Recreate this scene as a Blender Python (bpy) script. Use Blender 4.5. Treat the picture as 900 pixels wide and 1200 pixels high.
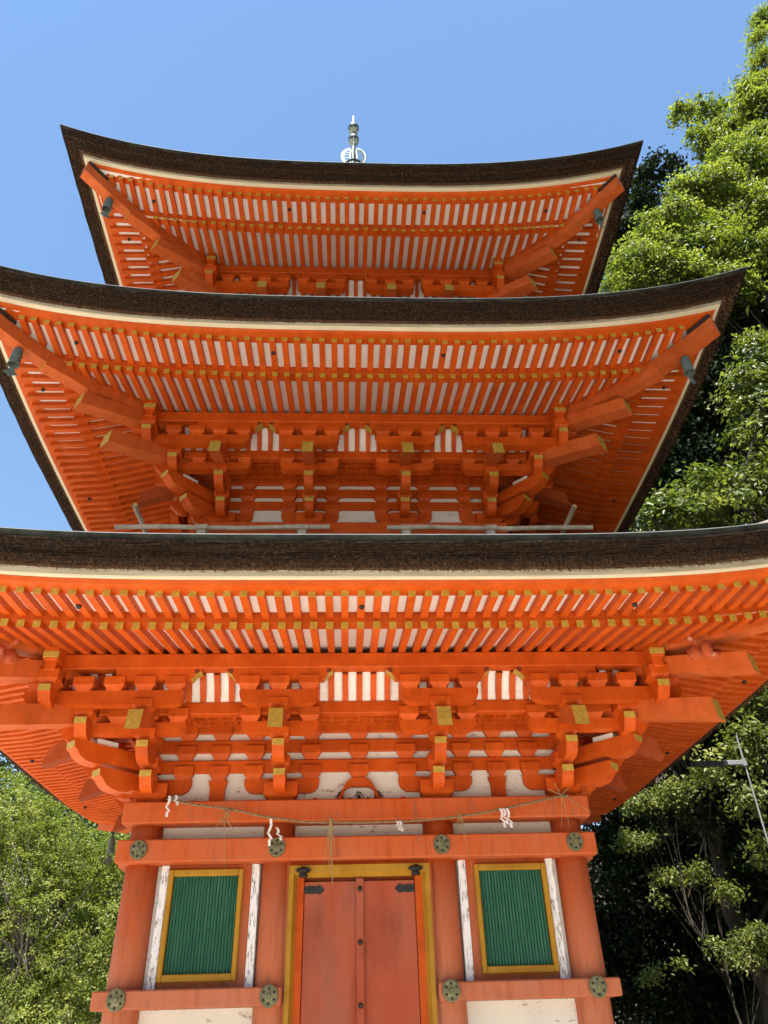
import bpy, math, random
import numpy as np
from mathutils import Matrix, Vector
random.seed(7); rng = np.random.default_rng(11)
for o in list(bpy.data.objects): bpy.data.objects.remove(o)
scn = bpy.context.scene; col = scn.collection
R = math.radians

# ------------------------------------------------------------------ camera
def make_camera():
    yaw, pit, roll = R(3.398), R(35.123), R(-1.791)
    fw = Vector((math.sin(yaw)*math.cos(pit), math.cos(yaw)*math.cos(pit), math.sin(pit)))
    rt = Vector((math.cos(yaw), -math.sin(yaw), 0)); up = rt.cross(fw)
    r2 = rt*math.cos(roll)+up*math.sin(roll); u2 = -rt*math.sin(roll)+up*math.cos(roll)
    cd = bpy.data.cameras.new('camera'); c = bpy.data.objects.new('camera', cd); col.objects.link(c)
    m = Matrix((r2, u2, -fw)).transposed().to_4x4(); m.translation = (-0.127, -10.14, 1.633)
    c.matrix_world = m
    cd.sensor_fit = 'VERTICAL'; cd.sensor_height = 36; cd.lens = 882.6/1200*36
    cd.clip_start = 0.05; cd.clip_end = 3000
    scn.camera = c
make_camera()
scn.render.resolution_x, scn.render.resolution_y = 768, 1024

# ------------------------------------------------------------------ light
SUN_EL = R(66); SUN_DIR = Vector((-0.32*math.cos(SUN_EL), -0.95*math.cos(SUN_EL), math.sin(SUN_EL))).normalized()
w = bpy.data.worlds.new('World'); scn.world = w; w.use_nodes = True
nt = w.node_tree; bg = nt.nodes['Background']
sky = nt.nodes.new('ShaderNodeTexSky'); sky.sky_type = 'NISHITA'; sky.sun_disc = False
sky.sun_elevation = SUN_EL; sky.sun_rotation = math.atan2(SUN_DIR.x, SUN_DIR.y)
sky.altitude = 0; sky.air_density = 1.7; sky.dust_density = 0.0; sky.ozone_density = 6.0
nt.links.new(sky.outputs[0], bg.inputs[0]); bg.inputs[1].default_value = 0.0725
sd = bpy.data.lights.new('sun', 'SUN'); sd.energy = 5.0; sd.angle = R(0.53); sd.color = (1, 0.95, 0.87)
so = bpy.data.objects.new('sun', sd); col.objects.link(so); so.rotation_euler = SUN_DIR.to_track_quat('Z', 'Y').to_euler()
so.location = (-20, -5, 40)
vs = scn.view_settings
vs.view_transform = 'Standard'; vs.look = 'None'; vs.gamma = 1.0; vs.exposure = 1.6; vs.use_curve_mapping = False

# ------------------------------------------------------------------ materials
def newmat(name):
    m = bpy.data.materials.new(name); m.use_nodes = True
    n = m.node_tree.nodes; b = n['Principled BSDF']
    return m, m.node_tree, b
def N(nt, typ, **kw):
    n = nt.nodes.new(typ)
    for k, v in kw.items():
        if k in n.inputs.keys(): n.inputs[k].default_value = v
        else: setattr(n, k, v)
    return n
def noise(nt, scale, detail=4, stretch=(1, 1, 1), rough=0.55):
    g = nt.nodes.new('ShaderNodeNewGeometry'); mp = nt.nodes.new('ShaderNodeMapping'); mp.inputs['Scale'].default_value = stretch
    nt.links.new(g.outputs['Position'], mp.inputs[0])
    t = nt.nodes.new('ShaderNodeTexNoise'); t.inputs['Scale'].default_value = scale; t.inputs['Detail'].default_value = detail; t.inputs['Roughness'].default_value = rough
    nt.links.new(mp.outputs[0], t.inputs['Vector']); return t.outputs['Fac']
def ramp(nt, fac, stops):
    r = nt.nodes.new('ShaderNodeValToRGB'); e = r.color_ramp.elements
    while len(e) < len(stops): e.new(0.5)
    for k, (p, c) in zip(e, stops): k.position = p; k.color = (*c, 1) if len(c) == 3 else c
    nt.links.new(fac, r.inputs[0]); return r.outputs[0]
def mix(nt, fac, a, b, blend='MIX'):
    m = nt.nodes.new('ShaderNodeMix'); m.data_type = 'RGBA'; m.blend_type = blend
    for s, x in ((0, fac), (6, a), (7, b)):
        if hasattr(x, 'links'): nt.links.new(x, m.inputs[s])
        else: m.inputs[s].default_value = x if s == 0 else (*x, 1)
    return m.outputs[2]
def bump(nt, b, h, strength=0.3, dist=0.01):
    k = nt.nodes.new('ShaderNodeBump'); k.inputs['Strength'].default_value = strength; k.inputs['Distance'].default_value = dist
    nt.links.new(h, k.inputs['Height']); nt.links.new(k.outputs[0], b.inputs['Normal'])
BW = lambda a: (a, a, a)

def m_paint(name, c0, c1, wear, wearcol, rough=0.5, vary=0.12):
    m, t, b = newmat(name)
    c = ramp(t, noise(t, 3.5, 5), [(0.3, c0), (0.7, c1)])
    oi = t.nodes.new('ShaderNodeObjectInfo')
    v = ramp(t, oi.outputs['Random'], [(0, BW(1-vary)), (1, BW(1.0))])
    c = mix(t, 1.0, c, v, 'MULTIPLY')
    g = ramp(t, noise(t, 9, 8, (1, 1, .5), .7), [(0.33, BW(.78)), (0.60, BW(1.0))])     # grime
    c = mix(t, 1.0, c, g, 'MULTIPLY')
    wf = ramp(t, noise(t, 7, 8, (1, 1, .6), .75), [(1-wear-.03, BW(0)), (1-wear+.05, BW(1))])
    c = mix(t, wf, c, wearcol)
    t.links.new(c, b.inputs['Base Color']); b.inputs['Roughness'].default_value = rough
    b.inputs['Specular IOR Level'].default_value = 0.16
    bump(t, b, noise(t, 45, 5, (1, 1, 1)), .22, .006)
    return m
VERM = m_paint('vermilion', (.52, .070, .005), (.63, .104, .010), .20, (.58, .14, .035), .5, .18)
def m_faded():
    m, t, b = newmat('faded_vermilion')
    g = t.nodes.new('ShaderNodeNewGeometry'); sp = t.nodes.new('ShaderNodeSeparateXYZ'); t.links.new(g.outputs['Position'], sp.inputs[0])
    mr = t.nodes.new('ShaderNodeMapRange'); mr.inputs[1].default_value = 3.65; mr.inputs[2].default_value = 1.7; t.links.new(sp.outputs['Z'], mr.inputs[0])
    n1 = noise(t, 2.6, 6, (1, 1, .5)); ad = t.nodes.new('ShaderNodeMath'); ad.operation = 'MULTIPLY_ADD'; ad.inputs[1].default_value = .62
    t.links.new(mr.outputs[0], ad.inputs[0]); sb = t.nodes.new('ShaderNodeMath'); sb.operation = 'MULTIPLY_ADD'; sb.inputs[1].default_value = .9; sb.inputs[2].default_value = -.25
    t.links.new(n1, sb.inputs[0]); t.links.new(sb.outputs[0], ad.inputs[2])
    c = ramp(t, ad.outputs[0], [(0.05, (.47, .072, .009)), (0.35, (.47, .100, .028)), (0.65, (.43, .128, .058)), (0.95, (.39, .142, .082))])
    s = ramp(t, noise(t, 6, 7, (3, 3, .35), .7), [(0.5, BW(1)), (0.75, (.72, .62, .60))])
    c = mix(t, 1.0, c, s, 'MULTIPLY')
    wf = ramp(t, noise(t, 11, 9, (.4, .4, 2.4), .75), [(0.70, BW(0)), (0.73, BW(1))])
    c = mix(t, wf, c, (.62, .42, .33))
    dk = ramp(t, noise(t, 3.2, 9, (2.6, 2.6, .55), .78), [(0.565, BW(0)), (0.66, BW(.62))])
    c = mix(t, dk, c, (.15, .085, .065))
    t.links.new(c, b.inputs['Base Color']); b.inputs['Roughness'].default_value = .62; b.inputs['Specular IOR Level'].default_value = .14
    bump(t, b, noise(t, 30, 6, (1.5, 1.5, .3)), .3, .006); return m
FADED = m_faded()
def m_white(name, base, speck, thr, stretch, sc=9):
    m, t, b = newmat(name)
    c = ramp(t, noise(t, 2.5, 5), [(0.3, tuple(x*.86 for x in base)), (0.7, base)])
    f = ramp(t, noise(t, sc, 9, stretch, .75), [(thr-.01, BW(0)), (thr+.02, BW(1))])
    c = mix(t, f, c, speck)
    t.links.new(c, b.inputs['Base Color']); b.inputs['Roughness'].default_value = .8
    bump(t, b, noise(t, 25, 5), .2, .004); return m
PLASTER = m_white('white_plaster', (.70, .66, .59), (.36, .32, .27), .60, (1, 1, 2.2), 6)
SOFFIT = m_white('white_soffit_paint', (.82, .77, .71), (.25, .2, .16), .665, (3, .8, 1), 8)
PEEL = m_white('peeling_white_paint', (.75, .73, .72), (.20, .175, .16), .55, (1.8, 1.8, .35), 30)
def m_wood():
    m, t, b = newmat('bare_eave_wood')
    c = ramp(t, noise(t, 4, 6, (.35, .35, 4), .65), [(0.3, (.24, .20, .14)), (0.55, (.38, .34, .25)), (0.75, (.50, .45, .34))])
    t.links.new(c, b.inputs['Base Color']); b.inputs['Roughness'].default_value = .75
    bump(t, b, noise(t, 30, 5, (.2, .2, 3)), .3, .005); return m
WOOD = m_wood()
CREAM = m_white('cream_edge_paint', (.66, .56, .385), (.38, .31, .20), .65, (.5, .5, 3), 7)
def m_gold():
    m, t, b = newmat('ochre_end_paint')
    c = ramp(t, noise(t, 25, 6, (1, 1, 1), .7), [(0.3, (.28, .175, .02)), (0.6, (.46, .30, .042)), (0.75, (.55, .37, .078))])
    t.links.new(c, b.inputs['Base Color']); b.inputs['Roughness'].default_value = .5; return m
GOLD = m_gold()
FRAMEY = m_paint('yellow_frame_paint', (.33, .16, .013), (.42, .215, .023), .34, (.30, .18, .06), .5, .05)
def m_bark(name, stops, sc, stretch, bstr):
    m, t, b = newmat(name)
    n = noise(t, sc, 9, stretch, .8)
    c = ramp(t, n, stops); t.links.new(c, b.inputs['Base Color']); b.inputs['Roughness'].default_value = .95
    b.inputs['Specular IOR Level'].default_value = .1
    bump(t, b, n, bstr, .03); return m
BARK = m_bark('cypress_bark_cut_edge', [(.34, (.007, .0045, .003)), (.52, (.027, .016, .010)), (.65, (.095, .058, .037)), (.74, (.17, .115, .08))], 34, (1, 1, 1.5), 1.0)
BARKB = m_bark('cypress_bark_underside', [(.3, (.03, .014, .008)), (.5, (.10, .052, .03)), (.7, (.25, .15, .09))], 26, (3, .35, 1), .9)
BARKT = m_bark('weathered_bark_roof', [(.3, (.14, .115, .095)), (.6, (.27, .235, .20)), (.75, (.20, .21, .13))], 12, (1, 1, 1), .8)
FRINGE = m_bark('bark_fringe_strands', [(.3, (.03, .016, .009)), (.5, (.15, .08, .045)), (.68, (.36, .23, .14))], 60, (1, 1, 1), .1)
def m_metal(name, c0, c1, rough=.5, metal=.6, sc=20):
    m, t, b = newmat(name)
    c = ramp(t, noise(t, sc, 6, (1, 1, 1), .7), [(0.35, c0), (0.68, c1)])
    t.links.new(c, b.inputs['Base Color']); b.inputs['Roughness'].default_value = rough; b.inputs['Metallic'].default_value = metal
    return m
EDGE = m_metal('roof_edge_sheet', (.014, .016, .013), (.04, .043, .036), .6, .1, 6)
for k_, v_ in (('Specular IOR Level', .06), ('Metallic', 0.0)): EDGE.node_tree.nodes['Principled BSDF'].inputs[k_].default_value = v_
BRONZE = m_metal('verdigris_bronze', (.06, .08, .065), (.14, .18, .145), .7, .1)
BOSSM = m_metal('aged_brass_boss', (.10, .095, .045), (.24, .22, .11), .5, .5)
IRON = m_metal('black_iron', (.012, .011, .010), (.035, .03, .028), .55, .3)
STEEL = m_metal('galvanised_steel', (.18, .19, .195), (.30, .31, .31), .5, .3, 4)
PALEG = m_metal('pale_patina_bronze', (.34, .40, .33), (.62, .66, .56), .6, .1)
DARKG = m_metal('dark_patina_bronze', (.035, .045, .04), (.09, .105, .09), .45, .3)
def m_green():
    m, t, b = newmat('green_slat_paint')
    c = ramp(t, noise(t, 12, 7, (3, 3, .3), .7), [(0.3, (.026, .125, .07)), (0.55, (.055, .20, .125)), (0.75, (.13, .28, .20))])
    t.links.new(c, b.inputs['Base Color']); b.inputs['Roughness'].default_value = .5; return m
GREEN = m_green()
def flat(name, c, rough=.8):
    m, t, b = newmat(name)
    k = ramp(t, noise(t, 18, 5), [(0.3, tuple(x*.75 for x in c)), (0.7, c)])
    t.links.new(k, b.inputs['Base Color']); b.inputs['Roughness'].default_value = rough; return m
BLACK = flat('black_line_paint', (.015, .014, .013)); DARKGREEN = flat('dark_green_backing', (.006, .05, .028))
PAPER = flat('white_paper', (.85, .80, .75)); STRAW = flat('dry_straw', (.34, .24, .10)); ROPE = flat('old_straw_rope', (.22, .15, .07))
BAMBOO = m_metal('bleached_bamboo', (.34, .28, .20), (.56, .49, .38), .6, 0, 5); BAMEND = flat('bamboo_cut_end', (.60, .44, .18))
STONE = flat('granite', (.36, .34, .31))
def m_ground():
    m, t, b = newmat('pale_gravel')
    c = ramp(t, noise(t, 14, 8, (1, 1, 1), .7), [(0.3, (.54, .49, .41)), (0.7, (.74, .68, .58))])
    t.links.new(c, b.inputs['Base Color']); b.inputs['Roughness'].default_value = .95
    bump(t, b, noise(t, 60, 6), .5, .02); return m
GROUND = m_ground()
def m_soil():
    m, t, b = newmat('leaf_litter_soil')
    c = ramp(t, noise(t, 5, 8, (1, 1, 1), .7), [(0.3, (.018, .014, .008)), (0.6, (.05, .04, .022)), (0.75, (.035, .05, .015))])
    t.links.new(c, b.inputs['Base Color']); b.inputs['Roughness'].default_value = 1; return m
SOIL = m_soil()
def m_leaf(name, c0, c1, c2, trans=.35, spec=.5, rough=.36):
    m = bpy.data.materials.new(name); m.use_nodes = True; t = m.node_tree; t.nodes.clear()
    o = t.nodes.new('ShaderNodeOutputMaterial')
    at = t.nodes.new('ShaderNodeAttribute'); at.attribute_name = 'tint'
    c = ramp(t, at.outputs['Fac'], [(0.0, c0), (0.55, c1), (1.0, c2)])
    d = t.nodes.new('ShaderNodeBsdfPrincipled'); d.inputs['Roughness'].default_value = rough; d.inputs['Specular IOR Level'].default_value = spec
    tr = t.nodes.new('ShaderNodeBsdfTranslucent')
    t.links.new(c, d.inputs['Base Color'])
    c2n = mix(t, 1.0, c, (1.25, 1.35, .55), 'MULTIPLY'); t.links.new(c2n, tr.inputs['Color'])
    mx = t.nodes.new('ShaderNodeMixShader'); mx.inputs[0].default_value = trans
    t.links.new(d.outputs[0], mx.inputs[1]); t.links.new(tr.outputs[0], mx.inputs[2]); t.links.new(mx.outputs[0], o.inputs[0])
    return m
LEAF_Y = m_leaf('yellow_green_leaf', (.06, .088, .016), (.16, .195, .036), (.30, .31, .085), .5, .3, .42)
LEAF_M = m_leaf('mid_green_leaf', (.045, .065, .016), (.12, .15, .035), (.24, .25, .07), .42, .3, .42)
LEAF_D = m_leaf('shade_dark_leaf', (.005, .010, .004), (.013, .022, .009), (.045, .06, .024), .2, .10, .6)  # near-black: the gloom of the understorey is put into the leaf colour
TRUNK = m_bark('tree_bark', [(.3, (.02, .016, .012)), (.6, (.055, .045, .034)), (.8, (.11, .095, .075))], 9, (2, 2, .5), .6)

TWIG = m_bark('grey_twig_bark', [(.3, (.06, .05, .04)), (.6, (.16, .14, .115)), (.8, (.28, .25, .21))], 9, (2, 2, .5), .6)
BLEACH_LIT = m_paint('bleached_skylit_vermilion', (.50, .090, .015), (.60, .125, .030), .25, (.58, .22, .11), .55, .12)  # bleached paint, made paler still for skylight on the projecting beams
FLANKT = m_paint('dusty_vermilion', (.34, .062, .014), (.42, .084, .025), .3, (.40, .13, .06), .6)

# ------------------------------------------------------------------ mesh helpers
class MB:
    def __init__(s): s.v = []; s.f = []; s.m = []; s.n = 0
    def add(s, vs, fs, mi=0):
        vs = np.asarray(vs, float).reshape(-1, 3); s.v.append(vs)
        for k, f in enumerate(fs):
            s.f.append(tuple(i+s.n for i in f)); s.m.append(mi[k] if isinstance(mi, (list, tuple)) else mi)
        s.n += len(vs); return s
    def merge(s, o, rotz=0, dz=0):
        if not o.n: return s
        v = np.concatenate(o.v); c, q = round(math.cos(rotz), 9), round(math.sin(rotz), 9)
        v = np.stack([v[:, 0]*c-v[:, 1]*q, v[:, 0]*q+v[:, 1]*c, v[:, 2]+dz], -1)
        s.v.append(v); s.f += [tuple(i+s.n for i in f) for f in o.f]; s.m += o.m; s.n += len(v); return s
def ob(name, mb, mats, parent=None, smooth=False, kind=None):
    me = bpy.data.meshes.new(name)
    v = np.concatenate(mb.v)
    me.from_pydata(v.tolist(), [], mb.f)
    for m in (mats if isinstance(mats, (list, tuple)) else [mats]): me.materials.append(m)
    if len(me.materials) > 1: me.polygons.foreach_set('material_index', mb.m)
    if smooth: me.polygons.foreach_set('use_smooth', [True]*len(me.polygons))
    o = bpy.data.objects.new(name, me); col.objects.link(o)
    if parent is not None: o.parent = parent
    if kind: o['kind'] = kind
    return o
def empty(name, loc=(0, 0, 0)):
    o = bpy.data.objects.new(name, None); col.objects.link(o); o.location = loc; o.empty_display_size = .3; return o
def tag(o, label, cat, group=None):
    o['label'] = label; o['category'] = cat
    if group: o['group'] = group
    return o
BF = [(0, 3, 2, 1), (4, 5, 6, 7), (0, 1, 5, 4), (1, 2, 6, 5), (2, 3, 7, 6), (3, 0, 4, 7)]
def box(mb, x0, x1, y0, y1, z0, z1, mi=0, front=None):
    v = [(x0, y0, z0), (x1, y0, z0), (x1, y1, z0), (x0, y1, z0), (x0, y0, z1), (x1, y0, z1), (x1, y1, z1), (x0, y1, z1)]
    m = [mi]*6
    if front is not None: m[2] = front
    return mb.add(v, BF, m)
def cbox(mb, x0, x1, y0, y1, z0, z1, ch=.008, mi=0, fmi=None):
    """box with chamfered edges; fmi = {'x-':mat,...} for end faces"""
    lo = (x0, y0, z0); hi = (x1, y1, z1); v = []; idx = {}
    for a in range(3):
        for sx in (0, 1):
            for sy in (0, 1):
                for sz in (0, 1):
                    s = (sx, sy, sz); p = []
                    for k in range(3):
                        e = hi[k] if s[k] else lo[k]
                        if k != a: e += -ch if s[k] else ch
                        p.append(e)
                    idx[(a, s)] = len(v); v.append(p)
    f = []; m = []
    key = ('x', 'y', 'z')
    for a in range(3):
        b, c = [(1, 2), (2, 0), (0, 1)][a]
        for s in (0, 1):
            q = []
            for (u, w_) in ((0, 0), (1, 0), (1, 1), (0, 1)):
                t = [0, 0, 0]; t[a] = s; t[b] = u; t[c] = w_; q.append(idx[(a, tuple(t))])
            f.append(q if s else q[::-1]); m.append((fmi or {}).get(key[a]+'-+'[s], mi))
    for a in range(3):           # edges parallel to axis a
        b, c = [(1, 2), (2, 0), (0, 1)][a]
        for sb in (0, 1):
            for sc in (0, 1):
                t0 = [0, 0, 0]; t1 = [0, 0, 0]; t1[a] = 1
                for t in (t0, t1): t[b] = sb; t[c] = sc
                q = [idx[(b, tuple(t0))], idx[(b, tuple(t1))], idx[(c, tuple(t1))], idx[(c, tuple(t0))]]
                f.append(q if sb != sc else q[::-1]); m.append(mi)
    for sx in (0, 1):
        for sy in (0, 1):
            for sz in (0, 1):
                s = (sx, sy, sz); q = [idx[(0, s)], idx[(1, s)], idx[(2, s)]]
                f.append(q if (sx+sy+sz) % 2 else q[::-1]); m.append(mi)
    return mb.add(v, f, m)
def prism(mb, prof, fn, w0, w1, mi=0, edge_mi=None):
    """prof: 2D loop; fn(a,b,w)->xyz ; extruded between w0 and w1"""
    n = len(prof); v = [fn(a, b, w0) for a, b in prof]+[fn(a, b, w1) for a, b in prof]
    f = [tuple(range(n))[::-1], tuple(range(n, 2*n))]; m = [mi, mi]
    for i in range(n):
        j = (i+1) % n; f.append((i, j, n+j, n+i)); m.append((edge_mi or {}).get(i, mi))
    return mb.add(v, f, m)
def tube(mb, pts, rad, seg=8, mi=0, cap=True, capmi=None):
    pts = [Vector(p) for p in pts]; n = len(pts); rad = rad if isinstance(rad, (list, tuple)) else [rad]*n
    v = []; f = []; m = []
    for i, p in enumerate(pts):
        d = (pts[min(i+1, n-1)]-pts[max(i-1, 0)]).normalized()
        a = d.cross(Vector((0, 0, 1)) if abs(d.z) < .9 else Vector((1, 0, 0))).normalized(); b = d.cross(a)
        for k in range(seg):
            t = 2*math.pi*k/seg; v.append(p+(a*math.cos(t)+b*math.sin(t))*rad[i])
    for i in range(n-1):
        for k in range(seg):
            j = (k+1) % seg; f.append((i*seg+k, i*seg+j, (i+1)*seg+j, (i+1)*seg+k)); m.append(mi)
    if cap:
        f += [tuple(range(seg)), tuple(range((n-1)*seg, n*seg))[::-1]]; m += [mi if capmi is None else capmi]*2
    return mb.add([tuple(p) for p in v], f, m)
def lathe(mb, prof, c=(0, 0, 0), seg=20, mi=0):
    v = []; f = []
    for r, z in prof:
        for k in range(seg):
            t = 2*math.pi*k/seg; v.append((c[0]+r*math.cos(t), c[1]+r*math.sin(t), c[2]+z))
    for i in range(len(prof)-1):
        for k in range(seg):
            j = (k+1) % seg; f.append((i*seg+k, i*seg+j, (i+1)*seg+j, (i+1)*seg+k))
    return mb.add(v, f, mi)
def frame_box(mb, p0, p1, w, h, mi=0, endmi=None, cut=0.0):
    """rectangular timber from p0 (inner) to p1 (outer tip); p = centre of its BOTTOM edge; vertical ends"""
    p0 = Vector(p0); p1 = Vector(p1); d = (p1-p0); s = Vector((d.y, -d.x, 0)).normalized()*(w/2); up = Vector((0, 0, h))
    dd = Vector((d.x, d.y, 0)).normalized()*cut
    v = [p0-s, p1-s-dd*0, p1+s, p0+s, p0-s+up, p1-s+up+dd, p1+s+up+dd, p0+s+up]
    m = [mi]*6
    if endmi is not None: m[3] = endmi
    return mb.add([tuple(x) for x in v], BF, m)

# ------------------------------------------------------------------ ground, hill
def build_ground():
    mb = MB(); n = 60
    xs = np.concatenate([[-1500, -400, -120, -60], np.linspace(-40, 40, 41), [60, 120, 400, 1500]])
    v = [(x, y, 0) for y in xs for x in xs]; k = len(xs)
    f = [(j*k+i, j*k+i+1, (j+1)*k+i+1, (j+1)*k+i) for j in range(k-1) for i in range(k-1)]
    mb.add(v, f); o = ob('ground', mb, SOIL); o['kind'] = 'structure'
    mb = MB(); v = [(x, y, .004) for y in np.linspace(-21, 10, 26) for x in np.linspace(-20, 6.5, 20)]
    mb.add(v, [(j*20+i, j*20+i+1, (j+1)*20+i+1, (j+1)*20+i) for j in range(25) for i in range(19)]); o = ob('gravel_court', mb, GROUND); o['kind'] = 'structure'  # unseen; pale area bounded to light the eaves more from below
    # wooded slopes to the right of, and far behind, the pagoda
    for (xs, ys) in ((np.linspace(4.4, 60, 50), np.linspace(-30, 60, 60)), (np.linspace(-60, -3, 40), np.linspace(9, 60, 40))):
        mb = MB(); v = [(x, y, hill_h(x, y)) for y in ys for x in xs]
        k = len(xs); f = [(j*k+i, j*k+i+1, (j+1)*k+i+1, (j+1)*k+i) for j in range(len(ys)-1) for i in range(k-1)]
        mb.add(v, f); o = ob('hill', mb, SOIL, smooth=True); o['kind'] = 'structure'
def hill_h(x, y):
    if x < 0:
        t = max(0, y-10.5-.6*math.sin(x*.5)); return -.3+min(4.5, .55*t)+.3*math.sin(x*1.1+y*.7)*min(1, t/3)
    x0 = 6.3-1.9/(1+math.exp(-(y-5.5)*1.5))
    t = max(0, x-x0-.5*math.sin(y*.25)); return min(30, -.3+1.0*t*(1-math.exp(-t/4))+.5*math.sin(x*.9+y*.6)*min(1, t/4))
build_ground()
def hill_z(x, y): return max(0, hill_h(x, y))
# ------------------------------------------------------------------ the pagoda
PAG = tag(empty('pagoda'), 'tall vermilion three-storey wooden pagoda with dark bark-thatched roofs', 'pagoda')
PITCH = .1437
#        W      c      dz    S(purlin) base-tip fly-tip  Ec    E(corner) delta h
TIERS = [dict(W=4.20, c=1.589, dz=0.00, S=.885, b=1.87, f=2.35, Ec=2.77, d=.15, h=.52, n1=3.5, n2=4.5, zt=5.115, vs=1.0, zb=4.690, zf=4.757, hp=(.15, .06)),
         dict(W=3.542, c=1.254, dz=3.58, S=.885, b=1.86, f=2.36, Ec=2.78, d=.087, h=.572, n1=3.2, n2=3.16, zt=4.966, vs=.70, zb=4.625, zf=4.700, hp=(.07, -.03)),
         dict(W=2.907, c=1.100, dz=7.11, S=.85, b=1.80, f=2.27, Ec=2.68, d=.15, h=.556, n1=2.6, n2=2.85, zt=4.927, vs=.66, zb=4.600, zf=4.672, hp=(.07, -.03))]
def side_obj(o, k, dz=0.0):
    c = o.copy(); col.objects.link(c); c.rotation_euler.z = k*math.pi/2; c.location.z = o.location.z+dz; return c

def block(mb, x, y, z0, z1, wx=.20, wy=.18):
    """small bearing block: square upper part over a concave tapered foot"""
    h = z1-z0; zt = z0+h*.40
    rings = [(z0, .64), (z0+h*.12, .70), (z0+h*.27, .82), (zt, .99), (zt+.002, 1.0), (z1-.006, 1.0), (z1, .96)]
    v = []
    for z, s in rings:
        a, b = wx/2*s, wy/2*s
        v += [(x-a, y-b, z), (x+a, y-b, z), (x+a, y+b, z), (x-a, y+b, z)]
    f = [(3, 2, 1, 0)]
    for i in range(len(rings)-1):
        for k in range(4): f.append((i*4+k, i*4+(k+1) % 4, i*4+4+(k+1) % 4, i*4+4+k))
    n = len(rings)*4; f.append((n-4, n-3, n-2, n-1))
    mb.add(v, f)
def arm_profile(a0, a1, z0, z1, r=.11, l=True, rr=True):
    """bracket arm outline in (a,z): lower corners rounded in a boat shape"""
    p = []
    H = z1-z0
    def arc(cx, sgn):
        out = []
        for i in range(6):
            t = i/5*math.pi/2
            out.append((cx+sgn*(-r+r*math.sin(t))*1, z0+min(r*.95, H*.8)*(1-math.cos(t))))
        return out
    left = arc(a0, -1) if l else [(a0, z0)]
    right = arc(a1, 1) if rr else [(a1, z0)]
    p = right + [(a1, z1)] + [(a0, z1)] + left[::-1]
    return p
def x_arm(mb, x0, x1, y, z0, z1, th=.12, l=True, r=True, rad=.11):
    prism(mb, arm_profile(x0, x1, z0, z1, rad, l, r), lambda a, b, w: (a, w, b), y+th/2, y-th/2)
def nose_profile(z0, z1, L0, L1):
    """fist-like arm end, in (out, z): flat top, ochre front face, S-curved underside"""
    p = [(L0, z1), (L1, z1), (L1+.010, z1-.012), (L1+.006, z1-.075), (L1-.020, z1-.098), (L1-.036, z1-.125), (L1-.058, z1-.155),
         (L1-.095, z1-.178), (L1-.15, z1-.190), (L1-.21, z1-.186), (L1-.25, z0), (L0, z0)]
    return p
def y_nose(mb, x, y0, y1, z0, z1, th=.115, gold=1):
    prism(mb, nose_profile(z0, z1, -y0, -y1), lambda a, b, w: (w, -a, b), x-th/2, x+th/2, 0, {2: gold})
def x_nose(mb, sgn, x0, x1, y, z0, z1, th=.115, gold=1):
    if sgn > 0: prism(mb, nose_profile(z0, z1, x0, x1), lambda a, b, w: (a, w, b), y+th/2, y-th/2, 0, {2: gold})
    else: prism(mb, nose_profile(z0, z1, x0, x1), lambda a, b, w: (-a, w, b), y-th/2, y+th/2, 0, {2: gold})
def diag_nose(mb, sgn, r0, r1, z0, z1, th=.15, gold=1):
    q = math.sqrt(.5)
    def fn(a, b, w): return (sgn*(a+w*q), -(a-w*q), b)
    prism(mb, nose_profile(z0, z1, r0, r1), fn, -th/2, th/2, 0, {2: gold})
def spiral(mb, c, r, turns, flip, y, mi=0, w=.006):
    pts = []
    for i in range(16):
        t = i/15; a = t*turns*2*math.pi; rr = r*(1-.8*t); pts.append((c[0]+flip*rr*math.cos(a), y, c[1]+rr*math.sin(a)))
    tube(mb, pts, w, 5, mi)

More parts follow.
